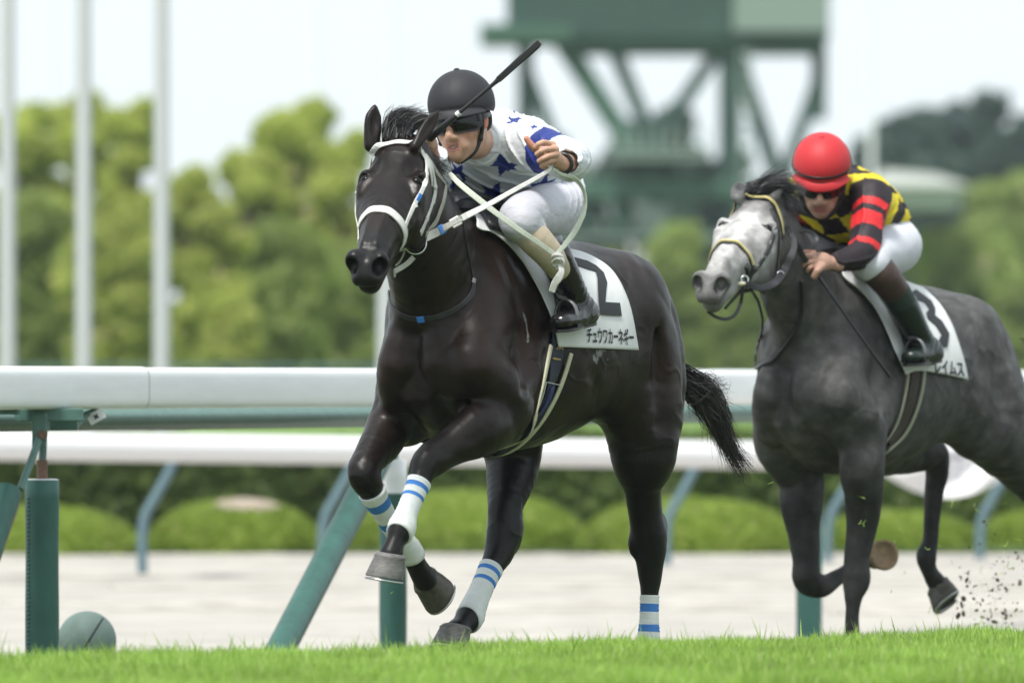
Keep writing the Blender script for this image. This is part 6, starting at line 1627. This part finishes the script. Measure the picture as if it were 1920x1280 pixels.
# ---------------------------------------------------------------- trees
TM = {'light': leaf_mat('leaves_light', (.40, .48, .10), (.50, .58, .13), (.62, .66, .20)),
      'mid': leaf_mat('leaves_mid', (.28, .38, .10), (.35, .45, .12), (.42, .50, .15)),
      'dark': leaf_mat('leaves_dark', (.055, .10, .075), (.075, .13, .095), (.10, .165, .12))}
M_bark = mat('bark', (.17, .14, .10), .9, var=.3, vscale=5)
def tree(x, py, hw, Y, kind, label, seed, n=10500, base=.3, group=None):
    r_ = np.random.default_rng(seed); k_ = Y / F; X0 = (x - CX) * k_; ht = (H - (py - HY) * k_ - base) * 1.10; R_ = hw * k_
    rt_ = root('tree', (X0, Y, base), label, 'tree', group)
    cz = base + ht * .58; V0, F0 = tubemesh([(X0, Y, base - .2), (X0 + .1, Y, base + ht * .3), (X0 - .05, Y, base + ht * .75)], [R_ * .09 + .1, R_ * .06 + .08, .05], n=10); pr = [(V0, F0)]
    lumps = []
    for q in range(28):
        d = unit(r_.normal(size=3)); d[1] *= .8; c_ = np.array([X0, Y, cz]) + d * np.array([R_ * .62, R_ * .6, ht * .36]) * r_.uniform(.6, 1.05); lumps.append((c_, R_ * r_.uniform(.28, .46)))
        pr.append(tubemesh([(X0, Y, base + ht * r_.uniform(.15, .35)), tuple((np.array([X0, Y, cz]) + c_) / 2), tuple(c_)], [R_ * .035 + .03, R_ * .02 + .02, .015], n=6))
    lumps.append((np.array([X0, Y, base + ht * .84]), R_ * .42)); lumps.append((np.array([X0 + R_ * .25, Y, base + ht * .9]), R_ * .3)); lumps.append((np.array([X0 - R_ * .3, Y, base + ht * .86]), R_ * .32)); lumps.append((np.array([X0, Y, cz]), R_ * .75)); lumps.append((np.array([X0, Y, base + ht * .3]), R_ * .8)); lumps.append((np.array([X0, Y, base + ht * .12]), R_ * .8))
    V, Fc = join(pr); mesh('trunk', V, Fc, M_bark, rt_)
    P, N = [], []; m_ = n // len(lumps)
    for c_, rr in lumps:
        d = unit(r_.normal(size=(m_, 3))); P.append(c_ + d * rr * (r_.uniform(.35, 1.08, m_) ** .5)[:, None] * [1, 1, .82]); N.append(d)
    P = np.concatenate(P); N = np.concatenate(N); ok = P[:, 2] > base + ht * .04; P = P[ok]; N = N[ok]; P[:, 2] = np.minimum(P[:, 2], base + ht * 1.02)
    V, Fc = leafcloud(P, N, R_ * .10, seed); mesh('crown', V, Fc, TM[kind], rt_, smooth=False)
LT = [(40, 215, 110, 172, 'light', 'leftmost light green tree, behind the first flagpoles'), (140, 188, 95, 176, 'light', 'light green tree with a pointed top behind the second flagpole'),
      (250, 200, 90, 174, 'light', 'light green tree left of the third flagpole'), (60, 400, 120, 160, 'mid', 'low green tree under the leftmost flagpoles'), (215, 420, 115, 158, 'light', 'low light green tree between the second and third flagpoles'),
      (350, 325, 75, 165, 'light', 'small light green tree right of the third flagpole'), (405, 400, 80, 158, 'light', 'low green tree filling the gap between the tree groups'),
      (470, 300, 95, 170, 'light', 'green tree at the left side of the second tree group'), (560, 212, 125, 175, 'light', 'tallest light green tree of the second group'),
      (650, 262, 95, 170, 'light', 'light green tree behind the ear of the dark horse'), (520, 450, 130, 160, 'mid', 'low green tree in front of the tallest light green tree'), (640, 480, 100, 162, 'mid', 'low green tree behind the muzzle of the dark horse'), (430, 560, 70, 156, 'light', 'small low light green tree near the rail in the second group')]
for i, a_ in enumerate(LT): tree(*a_[:5], a_[5], 300 + i)
DT = [(1010, 420, 110, 300, 'dark', 'dark tree behind the shoulder of the rider in white'), (1240, 225, 120, 310, 'dark', 'dark tree standing between the tower legs'), (1350, 300, 110, 305, 'dark', 'dark tree behind the right leg of the tower'),
      (1160, 330, 110, 300, 'dark', 'dark tree behind the middle of the tower'), (1090, 480, 130, 290, 'dark', 'low dark tree behind the back of the dark horse'), (1280, 470, 130, 290, 'dark', 'low dark tree above the tail of the dark horse'),
      (1620, 330, 90, 310, 'dark', 'dark tree just right of the red helmet'), (1700, 225, 110, 330, 'dark', 'far dark tree right of the tower'), (1830, 195, 120, 335, 'dark', 'tallest far dark tree near the right edge'), (1935, 235, 90, 330, 'dark', 'far dark tree at the right edge'),
      (1760, 320, 130, 320, 'dark', 'dark tree above the pale roof'), (1655, 275, 100, 325, 'dark', 'dark tree right of the tower behind the red helmet'), (1765, 240, 120, 328, 'dark', 'broad dark tree in the middle of the right treeline'), (1885, 255, 110, 326, 'dark', 'broad dark tree toward the right end of the treeline'), (1890, 350, 120, 300, 'mid', 'green tree at the right edge above the grey horse'), (1800, 470, 150, 260, 'mid', 'low green tree behind the back of the grey horse'), (1560, 480, 120, 270, 'mid', 'low green tree behind the rider in checks'), (1420, 520, 120, 265, 'mid', 'low green tree behind the head of the grey horse'), (1920, 560, 90, 240, 'mid', 'low green tree at the right edge beside the rump of the grey horse'), (1120, 500, 110, 226, 'mid', 'low green tree in front of the left part of the tower'), (1265, 455, 90, 228, 'mid', 'low green tree in front of the middle of the tower'), (1400, 440, 70, 228, 'mid', 'low green tree in front of the right leg of the tower'), (1300, 600, 60, 250, 'light', 'small light green tree between the two horses')]
for i, a_ in enumerate(DT): tree(*a_[:5], a_[5], 400 + i, n=5200, base=0)
r_ = np.random.default_rng(12); n = 60000
X = r_.uniform(-110, 110, n); top = 3.1 + .5 * np.sin(X * .31) + .35 * np.sin(X * .83 + 1) + .2 * np.sin(X * 2.1)
V, Fc = leafcloud(np.stack([X, r_.uniform(372, 384, n), -.2 + (top + .2) * r_.uniform(0, 1, n) ** .7], 1), r_.normal(size=(n, 3)) + [0, -1, .5], .22, 13)
tag(mesh('distant_woods', V, Fc, TM['mid'], smooth=False), 'low hazy belt of distant green woods behind the trees and the tower', 'woods', kind='stuff')
V, Fc = [], []
def bgblock(name, label, cat, x0, x1, y0, y1, Y, dep, m, roof=None):
    rt_ = root(name, at((x0 + x1) / 2, 716, Y) * [1, 1, 0], label, cat); a_, b_ = at(x0, y1, Y), at(x1, y0, Y)
    V, Fc = box(((a_[0] + b_[0]) / 2, Y + dep / 2, (a_[2] + b_[2]) / 2), (b_[0] - a_[0], dep, b_[2] - a_[2])); mesh('wall', V, Fc, m, rt_, smooth=False)
    if roof:
        P = [at(x0 - 20, y0, Y), at(x0 + (x1 - x0) * .2, y0 - roof, Y), at(x0 + (x1 - x0) * .75, y0 - roof * .7, Y), at(x1 + 20, y0, Y)]
        V = [p + [0, q, 0] for q in (-.5, dep + .5) for p in P]; mesh('roof', V, [(0, 1, 2, 3), (7, 6, 5, 4), (0, 4, 5, 1), (1, 5, 6, 2), (2, 6, 7, 3), (3, 7, 4, 0)], M_white, rt_, smooth=False)
    return rt_
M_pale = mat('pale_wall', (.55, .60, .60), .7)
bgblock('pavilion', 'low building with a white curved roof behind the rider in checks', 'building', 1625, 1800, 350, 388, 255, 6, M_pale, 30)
b_ = bgblock('low_building', 'pale low building seen between the tower legs', 'building', 1130, 1255, 335, 430, 245, 5, mat('dark_wall', (.14, .19, .17), .8))  # wall in one even dark grey green
for k, (x, y, w_, h_) in enumerate([(1160, 470, 34, 44), (1200, 470, 40, 44), (1165, 520, 30, 60), (1205, 530, 44, 70), (1240, 350, 30, 34)]):
    a_ = at(x - w_ / 2, y + h_ / 2, 243); c_ = at(x + w_ / 2, y - h_ / 2, 243); V, Fc = box(((a_[0] + c_[0]) / 2, 243.5, (a_[2] + c_[2]) / 2), (c_[0] - a_[0], .6, c_[2] - a_[2])); mesh('white_panel', V, Fc, M_white, b_, smooth=False)
# the green steel tower
M_tower = mat('tower_green', (.026, .066, .050), .6, var=.15, vscale=1.5); M_towerl = mat('tower_panel', (.20, .27, .23), .6); M_towerm = mat('tower_mid', (.045, .11, .075), .6)
tw = root('screen_tower', at(1250, 716, 235) * [1, 1, 0], 'large dark green steel tower carrying a screen house on braced legs', 'tower')
def tb(name, x0, x1, y0, y1, dY, dep, m):
    a_, c_ = at(x0, y1, 235), at(x1, y0, 235); V, Fc = box(((a_[0] + c_[0]) / 2, 235 + dY + dep / 2, (a_[2] + c_[2]) / 2), (c_[0] - a_[0], dep, c_[2] - a_[2])); mesh(name, V, Fc, m, tw, smooth=False)
tb('housing', 950, 1555, -160, 72, 0, 4, M_tower); tb('panel', 1375, 1552, -120, 60, -.25, .2, M_towerl); tb('deck', 900, 1075, 46, 78, -.5, 5, M_towerm); tb('lower_beam', 1075, 1550, 72, 98, .2, 3, M_towerm)
def strut(x0, y0, x1, y1, w_, dY=0, name='leg', m=M_tower):
    V, Fc = tubemesh([at(x0, y0, 235 + dY), at(x1, y1, 235 + dY)], w_ * 235 / F / 2 * 1.2, w_ * 235 / F / 2 * 1.2, n=4, side=(.7, .7, 0)); mesh(name, V, Fc, m, tw, smooth=False)
for dY in (.5, 3.5):
    strut(1367, 60, 1367, 740, 46, dY); strut(985, 60, 985, 740, 36, dY); strut(1535, 80, 1535, 225, 34, dY); strut(1165, 330, 1165, 740, 34, dY)
    strut(1050, 70, 1250, 380, 44, dY, 'brace', M_towerm); strut(1150, 90, 1250, 330, 34, dY, 'brace'); strut(1350, 90, 1240, 250, 30, dY, 'brace'); strut(1380, 100, 1460, 340, 36, dY, 'brace'); strut(1535, 150, 1470, 330, 30, dY, 'brace')
    strut(985, 130, 1100, 420, 30, dY, 'brace', M_towerm); strut(1165, 420, 985, 560, 26, dY, 'brace'); strut(1165, 420, 1367, 600, 26, dY, 'brace')
r2_ = np.random.default_rng(31)
for k in range(16):
    x = 975 + k * 27; strut(x, 340 - r2_.uniform(0, 10), x + r2_.choice([-27, 27, 54]), r2_.uniform(250, 440), r2_.uniform(9, 18), r2_.choice([.2, 1.8, 3.8]), 'lattice', M_towerm if k % 2 else M_tower)
for k in range(9): strut(975 + k * 50, 375, 975 + k * 50 + r2_.choice([-60, 60]), 570, r2_.uniform(10, 16), r2_.choice([.2, 3.8]), 'lattice', M_towerm)
for y in (278, 292, 440, 500): tb('platform', 1140 if y < 400 else 975, 1330 if y < 400 else 1390, y, y + 8, -.6, 4.5, M_towerl)
for x in range(1146, 1330, 22): strut(x, 240, x, 292, 6, -.5, 'railing', M_towerl)
for y in range(100, 700, 26): tb('ladder_rung', 1388, 1408, y, y + 5, -.4, .1, M_towerl)
strut(1388, 90, 1388, 720, 5, -.4, 'ladder_rail', M_towerl); strut(1408, 90, 1408, 720, 5, -.4, 'ladder_rail', M_towerl)
tb('stair_house', 1015, 1110, 300, 340, .5, 3, M_towerl); tb('walkway', 1420, 1560, 330, 345, 0, 2, M_towerl)
tb('cross_beam', 970, 1400, 335, 372, 0, 3.6, M_towerm); tb('cross_beam', 970, 1400, 560, 585, 0, 3.6, M_tower)

# ---------------------------------------------------------------- clods and grass thrown up by the grey horse
r_ = np.random.default_rng(77); pr = []
for k in range(300):
    x = 1862 + r_.normal() * 30 + (r_.uniform() < .2) * r_.uniform(-90, 30); y = 1170 - abs(r_.normal()) * 70 - r_.uniform(0, 40) * (r_.uniform() < .4); rr = .0012 + .010 * r_.uniform() ** 4 * (1 if y > 1080 else .6)
    c_ = at(x, y, 41.6 + r_.normal() * .15); pr.append(ico(c_, (rr * r_.uniform(.6, 1.3), rr, rr * r_.uniform(.6, 1.3)), unit(r_.normal(size=(3, 3))), 6, 5))
V, Fc = join(pr); tag(mesh('flying_soil', V, Fc, mat('soil_dark', (.12, .09, .065), .9)), 'dark clods of soil flying up behind the grey horse\'s hooves', 'soil', kind='stuff')
st = []
for k in range(52):
    x = r_.choice([1620, 1700, 1860, 1885, 1900]) + r_.normal() * 38; y = r_.uniform(930, 1165); c_ = at(x, y, 40.2 + r_.normal() * .4); d = unit(r_.normal(size=3)) * r_.uniform(.005, .016); b2_ = r_.normal(size=3) * .006
    st.append(np.array([c_ - d, c_ + b2_, c_ + d]))
for x, y in ((1000, 1108), (735, 1110), (1445, 905), (1010, 1145)): c_ = at(x, y, 35.5); d = unit(r_.normal(size=3)) * .012; st.append(np.array([c_ - d, c_, c_ + d]))
V, Fc = hairs(st, .0030, .0014); tag(mesh('flying_grass', V, Fc, M_blade, smooth=False), 'small cut blades of grass flying round the grey horse\'s legs', 'grass', kind='stuff')

# ---------------------------------------------------------------- the summer air
V, Fc = box((0, 185, 6.0), (260, 400, 14.0))
hz_ = bpy.data.materials.new('summer_haze'); hz_.use_nodes = True; t = hz_.node_tree; t.nodes.clear()
o_ = t.nodes.new('ShaderNodeOutputMaterial'); p_ = t.nodes.new('ShaderNodeVolumePrincipled')
p_.inputs['Color'].default_value = (.86, .93, 1.0, 1); p_.inputs['Density'].default_value = .00022; p_.inputs['Anisotropy'].default_value = .2
t.links.new(p_.outputs[0], o_.inputs['Volume'])
V = np.array(V); V[:, 2] = np.where(V[:, 2] < 6, -1.3, 27.0)
tag(mesh('haze', V, Fc, hz_, smooth=False, loc=(0, 0, 0)), kind='stuff')
